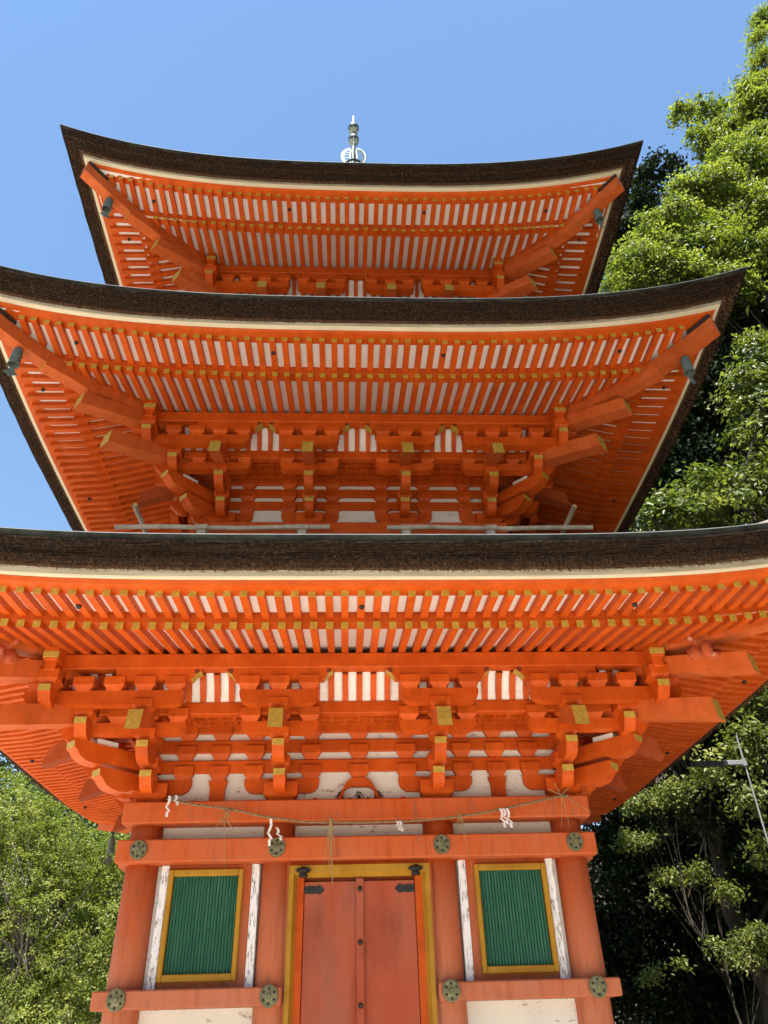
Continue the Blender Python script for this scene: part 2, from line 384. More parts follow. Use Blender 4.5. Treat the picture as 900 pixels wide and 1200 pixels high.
def build_tier(ti, T):
    W, c, dz, S = T['W'], T['c'], T['dz'], T['S']
    h2, hc = W/2, c/2; st = S/3; yw = -h2
    cols = [-h2, -hc, hc, h2]
    Z = lambda z: z+dz
    front = []     # (name, MB, mats, parent_key) for the front side
    sides = MB()   # everything that the flanks show only as a dense mass
    V2 = [VERM, GOLD]
    def emit(name, mb, parent, mats=VERM, individually=True, smooth=False):
        o = ob(name, mb, mats, parent, smooth)
        if mb.n: sides.merge(mb) if not individually else None
        return o
    side_copy = []
    for ci, x in enumerate(cols):
        corner = ci in (0, 3); sg = -1 if ci < 2 else 1
        mb = MB()
        # great bearing block
        z0, z1 = Z(3.637), Z(3.825); rings = [(z0, .72), (z0+.03, .76), (z0+.065, 1.0), (z1, 1.0)]
        v = []
        for z, s in rings:
            a = .17*s; v += [(x-a, yw-a, z), (x+a, yw-a, z), (x+a, yw+a, z), (x-a, yw+a, z)]
        f = [(3, 2, 1, 0)]+[(i*4+k, i*4+(k+1) % 4, i*4+4+(k+1) % 4, i*4+4+k) for i in range(3) for k in range(4)]+[(12, 13, 14, 15)]
        mb.add(v, f); B = ob('bracket_set', mb, VERM, PAG)
        if not corner: sides.merge(mb)
        def part(name, mb, mats=VERM, to_side=True):
            o = ob(name, mb, mats, B)
            if to_side: sides.merge(mb)
            return o
        # wall arm and its blocks, three rows
        l_in = x-.385; r_in = x+.385
        m_ = MB(); x_arm(m_, l_in, r_in, yw, Z(3.738), Z(3.886), .125); part('bracket_arm', m_)
        for zz in (3.873, 4.083, 4.291):
            for dx in (-.295, .295):
                if corner and dx*sg > 0: continue
                m_ = MB(); block(m_, x+dx, yw, Z(zz), Z(zz+.145)); part('bearing_block', m_)
        # forward arms with noses and blocks
        m_ = MB(); y_nose(m_, x, yw, yw-st-.135, Z(3.735), Z(3.892)); part('forward_arm', m_, V2)
        m_ = MB(); block(m_, x, yw-st, Z(3.886), Z(4.03), .19, .19); part('bearing_block', m_)
        m_ = MB(); y_nose(m_, x, yw, yw-2*st-.135, Z(3.945), Z(4.092)); part('forward_arm', m_, V2)
        m_ = MB(); block(m_, x, yw-2*st, Z(4.085), Z(4.222), .19, .19); part('bearing_block', m_)
        # step two: cross arm, blocks
        R2 = h2+2*st; R3 = h2+S
        y2, y3 = -(R2), -(R3)
        m_ = MB()
        if corner:
            a, b = (x-.385, x+.2) if sg > 0 else (x-.2, x+.385)
            x_arm(m_, min(a, b) if sg > 0 else x-.10, max(a, b) if sg < 0 else x+.10, y2, Z(4.168), Z(4.282), .12, sg > 0, sg < 0)
            x_nose(m_, sg, h2+.10, R2+.25, y2, Z(4.168), Z(4.283))
            part('bracket_arm', m_, V2)
            m_ = MB(); block(m_, sg*(R2+.135), y2, Z(4.276), Z(4.405), .19, .19); part('bearing_block', m_)
        else:
            x_arm(m_, l_in, r_in, y2, Z(4.168), Z(4.282), .12); part('bracket_arm', m_)
        xs2 = (-.295, 0, .295)
        for dx in xs2:
            m_ = MB(); block(m_, x+dx, y2, Z(4.273), Z(4.421)); part('bearing_block', m_)
        if corner:
            m_ = MB(); block(m_, sg*R2, y2, Z(4.282), Z(4.42), .19, .19); part('bearing_block', m_, VERM, False)
        # tail rafter
        m_ = MB(); yt = yw-1.168; sl = .38
        frame_box(m_, (x, yw+.1, Z(4.040)+sl*(1.268)), (x, yt, Z(4.040)), .137, .203, 0, 1, -.05)
        o = part('tail_rafter', m_, [BLEACH_LIT, GOLD], False); side_copy.append(o)
        m_ = MB(); block(m_, x, y3, Z(4.30), Z(4.41), .2, .17); part('bearing_block', m_)
        # step three: cross arm, blocks, scroll-ended bolster
        m_ = MB()
        if corner:
            x_arm(m_, x-.385 if sg > 0 else x-.10, x+.10 if sg > 0 else x+.385, y3, Z(4.357), Z(4.498), .12, sg > 0, sg < 0)
            x_nose(m_, sg, h2+.10, R3+.25, y3, Z(4.357), Z(4.499))
            part('bracket_arm', m_, V2)
            m_ = MB(); block(m_, sg*(R3+.145), y3, Z(4.494), Z(4.655), .19, .19); part('bearing_block', m_)
            m_ = MB(); cbox(m_, *sorted((sg*(R3-.1), sg*(R3+.255))), y3-.055, y3+.055, Z(4.63), Z(4.728), .008); part('bracket_arm', m_)
        else:
            x_arm(m_, l_in, r_in, y3, Z(4.357), Z(4.498), .12); part('bracket_arm', m_)
        for dx in (-.295, 0, .295)+((sg*.59,) if corner else ()):
            m_ = MB(); block(m_, x+dx, y3, Z(4.492), Z(4.637)); part('bearing_block', m_)
        if corner:
            m_ = MB(); block(m_, sg*R3, y3, Z(4.499), Z(4.637), .19, .19); part('bearing_block', m_, VERM, False)
        # bolster with ochre scroll ends
        m_ = MB(); L = .53
        ends = ((-1, 1) if not corner else ((-1,) if sg > 0 else (1,)))
        a0 = x-(L if -1 in ends else .3); a1 = x+(L if 1 in ends else .3)
        if ti == 2: a0, a1 = max(a0, x-.40), min(a1, x+.40)
        pr = [(a1, Z(4.724)), (a0, Z(4.724))]
        pr += [(a0, Z(4.69)), (a0+.05, Z(4.66)), (a0+.09, Z(4.605))] if -1 in ends else [(a0, Z(4.605))]
        n0 = len(pr)
        pr += [(a1-.09, Z(4.605)), (a1-.05, Z(4.66)), (a1, Z(4.69))] if 1 in ends else [(a1, Z(4.605))]
        em = {}
        if -1 in ends: em.update({2: 1, 3: 1})
        if 1 in ends: em.update({n0: 1, n0+1: 1})
        prism(m_, pr, lambda p, q, w_: (p, w_, q), y3+.05, y3-.062, 0, em)
        for e in ends:
            ax = a0 if e < 0 else a1
            spiral(m_, (ax-e*.045, Z(4.685)), .026, 1.4, e, y3-.064, 2, .0045)
        part('bolster', m_, [VERM, GOLD, BLACK])
        # diagonal pieces at the corner
        if corner:
            q = math.sqrt(.5)
            for (za, zb, ro) in ((3.735, 3.892, .46), (3.945, 4.10, .68)):
                m_ = MB(); diag_nose(m_, sg, h2, h2+ro, Z(za), Z(zb)); o = part('diagonal_arm', m_, V2, False)
            for (rt_, zt_, hh) in ((1.29, 4.02, .205), (1.595, 4.365, .185)):
                m_ = MB(); frame_box(m_, (sg*(h2+.1), yw-.1, Z(zt_)+.36*(rt_-.1)), (sg*(h2+rt_), yw-rt_, Z(zt_)), .19, hh, 0, 1, -.02)
                o = part('diagonal_tail_rafter', m_, [BLEACH_LIT, GOLD], False)
            m_ = MB(); frame_box(m_, (sg*(h2+.36), yw-.36, Z(4.102)), (sg*(h2+.52), yw-.52, Z(4.102)), .12, .055); part('white_wedge', m_, PLASTER, False)
            if ti > 0:
                m_ = MB(); r_ = h2+1.28
                frame_box(m_, (sg*(r_-.05), -(r_-.05), Z(4.55)), (sg*(r_+.05), -(r_+.05), Z(4.55)), .14, .30); part('corner_post', m_, VERM, False)
            # purlin crossing cap
            m_ = MB(); cbox(m_, sg*R3-.075, sg*R3+.075, -(R3+.31), -(R3+.16), Z(4.88), Z(4.915), .01, 1); part('end_cap', m_, V2)
    # ---- long members of the front
    def long(name, x0, x1, y0, y1, z0, z1, mats=VERM, fmi=None, ch=.008, side=True):
        m_ = MB(); cbox(m_, x0, x1, y0, y1, Z(z0), Z(z1), ch, 0, fmi); o = ob(name, m_, mats, PAG)
        if side: side_copy.append(o)
        return o
    R2, R3 = h2+2*st, h2+S
    long('wall_beam', -h2-.16, h2+.16, yw-.06, yw+.06, 3.951, 4.080)
    long('wall_beam', -h2-.16, h2+.16, yw-.06, yw+.06, 4.160, 4.288)
    long('wall_beam', -h2-.16, h2+.16, yw-.06, yw+.06, 4.365, 4.46)
    long('step_beam', -R2-.2, R2+.2, -R2-.055, -R2+.055, 4.361, 4.487)
    e = R3+.29
    long('purlin', -e, e, -R3-.07, -R3+.07, 4.722, 4.878)
    for sg in (-1, 1): long('end_band', *sorted((sg*(e-.03), sg*(e+.004))), -R3-.0735, -R3+.0735, 4.745, 4.81, GOLD, None, .004)
    # plaster behind the bracketing
    m_ = MB(); box(m_, -h2+.01, h2-.01, yw-.02, yw+.02, Z(3.60), Z(4.45)); o = ob('wall_panel', m_, PLASTER, PAG); side_copy.append(o)
    # shallow coved ceiling: curved ribs over white boards, between step two and step three
    A = (R2+.03, 4.487); Bp = (R3-.05, 4.728)
    def cove(t, off=0):
        y = A[0]+(Bp[0]-A[0])*t; z = A[1]+(Bp[1]-A[1])*(1-(1-t)**1.7); return -y, z+off
    m_ = MB(); n = 6; v = []; f = []
    for i in range(n+1):
        y, z = cove(i/n, .03 if i else -.03); v += [(-R2-.2, y, Z(z)), (R2+.2, y, Z(z))]
    for i in range(n): f.append((2*i, 2*i+1, 2*i+3, 2*i+2))
    m_.add(v, f); o = ob('cove_board', m_, SOFFIT, PAG); side_copy.append(o)
    kmax = int((R2+.1)/PITCH)
    for k in range(-kmax, kmax+1):
        x = k*PITCH
        vis = min(abs(x-q) for q in cols) > .36 and abs(x) < h2
        m_ = MB(); v = []; f = []
        for i in range(n+1):
            y, z = cove(i/n); y2_, z2_ = cove(i/n, .028)
            v += [(x-.03, y, Z(z-.03)), (x+.03, y, Z(z-.03)), (x+.03, y, Z(z2_)), (x-.03, y, Z(z2_))]
        for i in range(n):
            for q in range(4): f.append((i*4+q, i*4+4+q, i*4+4+(q+1) % 4, i*4+(q+1) % 4))
        m_.add(v, f); sides.merge(m_)
        if vis: ob('cove_rib', m_, VERM, PAG)
        else: COVE.append((m_, 0))
    # lattice ceiling between wall and step two
    m_ = MB(); zc = 4.425
    box(m_, -R2, R2, -R2+.06, yw-.05, Z(zc+.045), Z(zc+.055))
    for k in range(-int(R2/PITCH), int(R2/PITCH)+1):
        box(m_, k*PITCH-.022, k*PITCH+.022, -R2+.05, yw-.055, Z(zc), Z(zc+.043))
    for j in range(1, 4):
        y = yw-j*PITCH+.02
        if y > -R2+.08: box(m_, -R2+.01, R2-.01, y-.022, y+.022, Z(zc-.004), Z(zc+.04))
    o = ob('lattice_ceiling', m_, VERM, PAG); sides.merge(m_)
    # head beam and structure below
    fr = h2+.215
    o = long('head_beam', -fr, fr, -fr-.01, yw+.1, 3.43 if ti == 0 else 3.45, 3.635, [FADED if ti == 0 else VERM], None, .012, False)
    b_ = o.copy(); col.objects.link(b_); b_.rotation_euler.z = math.pi
    m_ = MB(); cbox(m_, -h2+.11, h2-.11, -fr-.006, yw+.1, Z(3.433 if ti == 0 else 3.453), Z(3.632), .012); o = ob('head_beam', m_, FADED if ti == 0 else VERM, PAG)
    o.rotation_euler.z = math.pi/2; side_obj(o, 3)
    # flanks
    flank_data = {}
    for o in side_copy:
        for k in (1, 3):
            c_ = side_obj(o, k, .0035)
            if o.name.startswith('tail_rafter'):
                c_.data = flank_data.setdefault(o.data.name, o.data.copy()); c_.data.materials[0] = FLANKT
        if o.name.split('.')[0] in ('purlin', 'wall_panel'): side_obj(o, 2)
    sb = ob('flank_bracketing', sides, [VERM, GOLD, BLACK], PAG, kind='stuff')
    sb.rotation_euler.z = math.pi/2; sb.location.z = .0035; side_obj(sb, 3)
    return sb
COVE = []
for ti, T in enumerate(TIERS):
    COVE.clear(); build_tier(ti, T)
    m_ = MB()
    for q, _ in COVE: m_.merge(q)
    if m_.n: ob('covered_cove_ribs', m_, VERM, PAG, kind='stuff')

# mid-bay struts, frog-leg strut and blocks of the first storey
def mid_bay():
    yw = -2.1; T = TIERS[0]
    for x in (-1.447, 0, 1.447):
        for zz in (3.873, 4.083, 4.291):
            m_ = MB(); block(m_, x, yw, zz, zz+.145); ob('bearing_block', m_, VERM, PAG)
        if x:
            m_ = MB(); pr = [(x-.075, 3.633), (x+.075, 3.633), (x+.078, 3.80), (x+.10, 3.875), (x-.10, 3.875), (x-.078, 3.80)]
            prism(m_, pr, lambda a, b, w_: (a, w_, b), yw+.05, yw-.06); ob('strut', m_, VERM, PAG)
    # frog-leg strut
    outer = []; inner = []
    for i in range(13):
        t = i/12
        xo = .075+.265*t**1.15; zo = 3.878-.245*(1/(1+math.exp(-(t-.42)*9)))
        outer.append((xo, max(zo, 3.634) if i < 12 else 3.634))
    for i in range(10):
        t = i/9; inner.append((.245*math.sin(t*math.pi/2) if t < 1 else .245, 3.80-.166*(1-math.cos(t*math.pi/2))))
    prof = [(x, z) for x, z in outer]+[(x, z) for x, z in inner[::-1]]
    m_ = MB()
    n = len(outer); inn = [inner[min(9, round(i*9/12))] for i in range(13)]
    for sg in (-1, 1):
        v = []; f = []
        for (xo, zo), (xi, zi) in zip(outer, inn):
            for y in (yw-.085, yw+.02): v += [(sg*xo, y, zo), (sg*xi, y, min(zi, zo-.012))]
        for i in range(n-1):
            a = i*4; b = a+4; f += [(a, a+1, b+1, b), (a+2, b+2, b+3, a+3), (a, b, b+2, a+2), (a+1, a+3, b+3, b+1)]
        m_.add(v, f)
    box(m_, -.08, .08, yw-.0848, yw+.02, 3.79, 3.876)
    K = ob('frog_leg_strut', m_, VERM, PAG)
    m_ = MB()
    for sg in (-1, 1):
        spiral(m_, (sg*.17, 3.665), .03, 1.5, sg, yw-.03, 0, .006); spiral(m_, (sg*.095, 3.672), .022, 1.4, -sg, yw-.03, 0, .005)
        spiral(m_, (sg*.215, 3.69), .03, 1.1, sg, yw-.03, 0, .005); spiral(m_, (sg*.20, 3.735), .018, 1.2, -sg, yw-.03, 0, .004)
        tube(m_, [(sg*.24, yw-.03, 3.64), (sg*.21, yw-.03, 3.72), (sg*.17, yw-.03, 3.77), (sg*.1, yw-.03, 3.792)], .007, 5)
        tube(m_, [(0, yw-.03, 3.75), (sg*.035, yw-.03, 3.715), (sg*.06, yw-.03, 3.67), (sg*.04, yw-.03, 3.645)], .005, 5)
    for (px, pz, r) in ((0, 3.70, .02), (-.022, 3.672, .016), (.022, 3.672, .016), (0, 3.655, .014)):
        v = [(px+r*math.cos(a), yw-.033, pz+r*math.sin(a)) for a in np.linspace(0, 2*math.pi, 9)[:-1]]
        v += [(p[0], yw-.02, p[2]) for p in v]; m_.add(v, [tuple(range(8))[::-1]]+[(i, (i+1) % 8, 8+(i+1) % 8, 8+i) for i in range(8)])
    ob('scroll_ornament', m_, BLACK, K)
    for sg in (-1, 1):
        m_ = MB(); v = [(sg*.45+.047*math.cos(a), yy, 3.634+.05*math.sin(a)) for yy in (yw-.075, yw) for a in np.linspace(0, math.pi, 9)]
        m_.add(v, [tuple(range(9))[::-1]]+[(i, i+1, 10+i, 9+i) for i in range(8)]); ob('foot_boss', m_, VERM, K)
mid_bay()

# ------------------------------------------------------------------ eaves and roofs
def eave(ti, T):
    W, dz, S = T['W'], T['dz'], T['S']; h2 = W/2
    R3 = h2+S; Rb = h2+T['b']; Rf = h2+T['f']; Ec = h2+T['Ec']; E = Ec+T['d']; d, h, vs_ = T['d'], T['h'], T['vs']; HB, HF = .072, .068
    zt = T['zt']+dz
    def up(l, m): return h*min(1.1, abs(l)/E)**T['n2']*min(1, max(0, (m-R3+.1)/(Ec-R3+.1)))
    def zb(l, m): return 4.878+dz-(m-(R3+.07))*((4.878-T['zb'])/(Rb-R3-.07))+up(l, m)
    def zf(l, m): return T['zf']+.043+dz-(m-Rb)*(.043/(Rf-Rb))+up(l, m)
    def bulge(l): return d*(min(abs(l), E)/E)**T['n1']
    def xend(m0):
        x = m0
        for _ in range(12): x = m0+bulge(x)
        return x
    # ---- bark roof
    top = h2-.15 if ti < 2 else .42
    Hr = 1.80 if ti < 2 else 4.2
    mb = MB(); NS = 56
    prof = [(.34, -.196, 1), (.215, -.192, 1), (.115, -.182, 0)]
    lay = 7
    for i in range(lay):
        t = i/lay; prof += [(.115-.115*t-.012, -.178+.122*t, 0), (.115-.115*t-.016, -.178+.122*(t+.8/lay), 0)]
    prof += [(.026, -.056, 2), (-.010, -.008, 2), (-.011, -.001, 4), (-.004, 0.0, 4), (.05, .012, 3)]  # pale lip carries the sunlit line of the sheet edge in its colour
    for q in np.linspace(.06, 1, 12):
        prof.append(((Ec-top)*q, Hr*(.62*q+.38*q*q) if ti < 2 else Hr*(.5*q+.5*q*q), 3))
    prof = [(dm_, z_*vs_ if z_ < 0 else z_, q_) for dm_, z_, q_ in prof]
    for k in range(4):
        v = []; f = []; mi = []
        for a in np.linspace(-1, 1, NS+1):
            jit = rng.normal(0, .0045, len(prof))
            for j, (dm, z, m_) in enumerate(prof):
                fade = 1 if dm < .4 else max(0, 1-(dm-.4)/1.6)**1.5
                g = abs(a)**T['n2']
                jj = jit[j] if (2 < j < 3+2*lay and abs(a) < 1) else 0
                if dm < .4:
                    x = a*xend(Ec-dm); m = Ec-dm+bulge(x)+jj; zz = zt+z+up(x, m)+(jit[j]*.5 if 0 < j < 3 and abs(a) < 1 else 0)
                else:
                    m = Ec-dm+d*g*fade; x = a*(Ec-dm+d*fade); zz = zt+z+h*g*fade
                p = (x, -m, zz); c_, s_ = (1, 0, -1, 0)[k], (0, 1, 0, -1)[k]
                v.append((p[0]*c_-p[1]*s_, p[0]*s_+p[1]*c_, p[2]))
        n = len(prof)
        for i in range(NS):
            for j in range(n-1):
                f.append((i*n+j, (i+1)*n+j, (i+1)*n+j+1, i*n+j+1)); mi.append(prof[j+1][2] if prof[j+1][2] != 0 or j > 1 else 0)
        mb.add(v, f, mi)
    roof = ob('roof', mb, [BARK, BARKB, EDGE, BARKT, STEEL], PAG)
    # ---- loose bark strands along the lower lip
    mb = MB(); nst = 9000; vv = []; ff = []
    for k in (0, 1, 3, 2):
        cnt = nst if k == 0 else nst//2
        for _ in range(cnt):
            a = rng.uniform(-1, 1); u = rng.uniform(0, 1); dm = .09+.19*u
            x = a*xend(Ec-dm); m = Ec-dm+bulge(x); z = zt+(-.180-.012*u)*vs_+up(x, m)
            ln = rng.uniform(.015, .055); lean = rng.normal(.25, .35)*ln; wd = rng.uniform(.003, .008); out = rng.uniform(.0, .03)
            if k == 0 and u < .25: z += rng.uniform(0, .03); out += .02
            q = [(x-wd, -m, z+.015), (x+wd, -m, z+.015), (x+wd*.4+lean, -m-out, z-ln*.55), (x-wd*.4+lean, -m-out, z-ln*.55)]
            c_, s_ = (1, 0, -1, 0)[k], (0, 1, 0, -1)[k]; b0 = len(vv)
            vv += [(p[0]*c_-p[1]*s_, p[0]*s_+p[1]*c_, p[2]) for p in q]; ff.append((b0, b0+1, b0+2, b0+3))
    mb.add(vv, ff); ob('bark_fringe', mb, FRINGE, roof, kind='stuff')
    # ---- curved boards under the lip
    def strip(name, loop, mats, mis=0, par=roof, ksides=(0, 1, 2, 3), NS=40, sc=True):
        """loop: closed section [(dm, z)] measured from the eave edge"""
        mb = MB(); v = []; f = []; n = len(loop); mi = []
        if sc: loop = [(q[0], q[1]*vs_) for q in loop]
        for a in np.linspace(-1, 1, NS+1):
            for dm, z in loop:
                x = a*xend(Ec-dm); m = Ec-dm+bulge(x); v.append((x, -m, zt+z+up(x, m)))
        for i in range(NS):
            for j in range(n):
                q = (j+1) % n; f.append((i*n+j, i*n+q, (i+1)*n+q, (i+1)*n+j)); mi.append(mis[j] if isinstance(mis, list) else mis)
        f += [tuple(range(n))[::-1], tuple(range(NS*n, NS*n+n))]; mi += [0, 0]
        mb.add(v, f, mi); o = ob(name, mb, mats, par)
        for k in ksides:
            if k: side_obj(o, k)
        return o
    strip('eave_board', [(.40, -.186), (.255, -.188), (.270, -.245), (.278, -.262), (.41, -.262)], [WOOD, CREAM], [0, 0, 1, 1, 0])
    fo = .300 if ti == 0 else .322
    ft, fl = -.264*vs_, T['zf']-T['zt']+.056
    strip('fascia_board', [(.50, ft), (fo, ft-.002), (fo+.02, fl), (.51, fl)], VERM, sc=False)
    fb = T['Ec']-T['b']
    k0 = T['zb']+HB-.006-T['zt']; k1 = T['zf']+.043+HF+.002-T['zt']
    strip('eave_beam', [(fb+.14, k0), (fb+.01, k0), (fb+.015, k1), (fb+.14, k1)], VERM, sc=False)
    # ---- soffit boards
    def soffit(name, m0, m1, zfun, off):
        mb = MB(); v = []; f = []; NS, NM = 48, 5
        for a in np.linspace(-1, 1, NS+1):
            for i in range(NM+1):
                m = m0+(m1-m0)*i/NM; x = a*xend(m); mm = m+bulge(x)
                v.append((x, -mm, zfun(x, mm)+off))
        n = NM+1
        for i in range(NS):
            for j in range(NM): f.append((i*n+j, i*n+j+1, (i+1)*n+j+1, (i+1)*n+j))
        mb.add(v, f); o = ob(name, mb, SOFFIT, roof)
        for k in (1, 2, 3): side_obj(o, k)
    soffit('soffit_boards', R3-.25, Rb-.02, zb, HB-.003); soffit('soffit_boards', Rb-.06, Rf+.04, zf, HF-.002)
    # ---- rafters
    stuff = MB(); hw = .033
    km = int((Rf+.12)/PITCH)
    for k in range(-km, km+1):
        x = k*PITCH+random.gauss(0, .0022)
        for nm, zfun, r0, r1, hh in (('rafter', zb, R3-.15, Rb, HB), ('flying_rafter', zf, Rb-.04, Rf, HF)):
            m1 = r1+bulge(x)+random.gauss(0, .006); m0 = max(r0+(bulge(x) if nm[0] == 'f' else 0), abs(x)+.06)
            if m1-m0 < .10: continue
            mb = MB(); ns = 3; v = []; f = []; mi = []
            for i in range(ns+1):
                m = m0+(m1-m0)*i/ns; z = zfun(x, m)
                v += [(x-hw, -m, z), (x+hw, -m, z), (x+hw, -m, z+hh), (x-hw, -m, z+hh)]
            for i in range(ns):
                for q in range(4): f.append((i*4+q, i*4+4+q, i*4+4+(q+1) % 4, i*4+(q+1) % 4)); mi.append(0)
            f += [(0, 1, 2, 3), (ns*4+3, ns*4+2, ns*4+1, ns*4)]; mi += [0, 1]
            mb.add(v, f, mi); o = ob(nm, mb, [VERM, GOLD], roof); o.name = nm
            if ti == 1:
                for s in (1, 3): side_obj(o, s)
            else: stuff.merge(mb)
    if stuff.n:
        o = ob('flank_rafters', stuff, [VERM, GOLD], roof, kind='stuff'); o.rotation_euler.z = math.pi/2; side_obj(o, 3)
    # ---- small iron eyes under flying rafters
    for fx in (-2.45, 0.0, 2.45) if ti == 0 else ((-3.3, -1.0, 1.0, 3.2) if ti == 1 else (-3.0, -1.0, 1.0, 2.9)):
        x = round(fx/PITCH)*PITCH; m = Rf-.2; z = zf(x, m)
        mb = MB(); lathe(mb, [(.0, -.035), (.018, -.03), (.026, -.015), (.022, 0), (.03, .004), (0, .006)], (x, -m, z), 8)
        o = ob('iron_eye', mb, IRON, roof)
        for s in (1, 3): side_obj(o, s)
    # ---- hip rafters (base and flying) along the diagonals
    def hip(name, r0, r1, zfun, dz0, hh, wd):
        mb = MB(); v = []; f = []; mi = []; ns = 6; q = wd/2*math.sqrt(.5)
        for i in range(ns+1):
            r = r0+(r1-r0)*i/ns; z = zfun(r, r)+dz0
            v += [(r-q, -r-q, z-hh), (r+q, -r+q, z-hh), (r+q, -r+q, z), (r-q, -r-q, z)]
        for i in range(ns):
            for j in range(4): f.append((i*4+j, i*4+4+j, i*4+4+(j+1) % 4, i*4+(j+1) % 4)); mi.append(0)
        f += [(0, 1, 2, 3), (ns*4+3, ns*4+2, ns*4+1, ns*4)]; mi += [0, 1 if name == 'hip_rafter' else 0]
        mb.add(v, f, mi); o = ob(name, mb, [BLEACH_LIT, GOLD], roof)
        for k in (1, 2, 3): side_obj(o, k)
        return v
    hip('hip_rafter', R3-.4, h2+1.95, zb, T['hp'][0], .20, .17)
    vv = hip('flying_hip_rafter', h2+1.55, h2+2.48, zf, T['hp'][1], .19, .155)
    # metal saddle over the hip end
    mb = MB(); r0, r1 = h2+2.26, h2+2.475; q0 = .092*math.sqrt(.5); z0, z1 = zf(r0, r0)+T['hp'][1], zf(r1, r1)+T['hp'][1]
    v = []
    for r, z in ((r0, z0), (r1, z1)):
        v += [(r-q0, -r-q0, z+.002), (r+q0, -r+q0, z+.002), (r+q0, -r+q0, z+.05), (r-q0, -r-q0, z+.05)]
    mb.add(v, [(0, 4, 5, 1), (1, 5, 6, 2), (2, 6, 7, 3), (3, 7, 4, 0), (0, 1, 2, 3), (7, 6, 5, 4)])
    o = ob('hip_end_cap', mb, IRON, roof)
    for k in (1, 2, 3): side_obj(o, k)
    # ---- wind bells
    rbell = h2+2.16; zbell = zf(rbell, rbell)-.14
    for (sx, sy) in ((1, -1), (-1, -1), (1, 1), (-1, 1)):
        B = empty('wind_bell', (sx*rbell, sy*rbell, zbell)); B.scale = (.88, .88, .88); tag(B, 'slim green bronze wind bell under the %s roof, %s corner on the %s side' % (('lowest', 'middle', 'topmost')[ti], 'front' if sy < 0 else 'rear', 'wooded slope' if sx > 0 else 'open'), 'bell', 'wind bells at the roof corners')
        mb = MB(); box(mb, -.035, .035, -.035, .035, -.03, .012); tube(mb, [(0, 0, -.02), (0, 0, -.12)], .012, 6)
        ob('hook', mb, IRON, B)
        mb = MB(); lathe(mb, [(0, -.10), (.03, -.10), (.05, -.112), (.062, -.15), (.067, -.24), (.070, -.36), (.078, -.395), (.07, -.40), (.06, -.36), (.045, -.2), (0, -.18)], (0, 0, 0), 14)
        ob('bell_body', mb, BRONZE, B, True)
        mb = MB(); tube(mb, [(0, 0, -.2), (0, 0, -.46)], .008, 5)
        pr = [(-.02, -.44), (.02, -.44), (.05, -.51), (.095, -.545), (.05, -.56), (0, -.60), (-.05, -.56), (-.095, -.545), (-.05, -.51)]
        prism(mb, pr, lambda a, b, w_: (a*.8+w_, a*.5, b), -.006, .006); ob('clapper', mb, BRONZE, B)
    return dict(Rf=Rf, R3=R3, h2=h2, zt=zt, top=top, Hr=Hr, Ec=Ec)
EAVES = [eave(i, T) for i, T in enumerate(TIERS)]

# corner demons under the first roof
def demon(sg, sy):
    import bmesh
    bm = bmesh.new(); r = 3.36
    q = math.sqrt(.5)
    def blob(a, b, z, s):
        # a along the outward diagonal, b across
        M = Matrix.Translation((sg*((r+a*1.25)+b*1.25*q), sy*((r+a*1.25)-b*1.25*q), 4.75+(z-4.70)*1.15)) @ Matrix.Diagonal((s[0]*1.3, s[1]*1.3, s[2]*1.3, 1))
        bmesh.ops.create_icosphere(bm, subdivisions=2, radius=1, matrix=M)
    blob(0, 0, 4.64, (.10, .10, .09)); blob(.03, 0, 4.74, (.085, .085, .075)); blob(.09, 0, 4.74, (.035, .035, .03))
    for s in (-1, 1):
        blob(.075, s*.045, 4.775, (.024, .024, .024)); blob(0, s*.10, 4.78, (.03, .03, .04)); blob(.07, s*.11, 4.63, (.04, .04, .07)); blob(.10, s*.06, 4.57, (.05, .045, .035))
        blob(.02, s*.10, 4.83, (.035, .035, .03))
    me = bpy.data.meshes.new('demon_carving'); bm.to_mesh(me); bm.free(); me.materials.append(DEMON)
    me.polygons.foreach_set('use_smooth', [True]*len(me.polygons))
    o = bpy.data.objects.new('demon_carving', me); col.objects.link(o); o.parent = PAG
    rm = o.modifiers.new('r', 'REMESH'); rm.mode = 'VOXEL'; rm.voxel_size = .010; rm.use_smooth_shade = True
DEMON = m_paint('faded_demon_paint', (.42, .07, .02), (.50, .11, .04), .40, (.55, .24, .16), .6)
for sg in (-1, 1): demon(sg, -1)

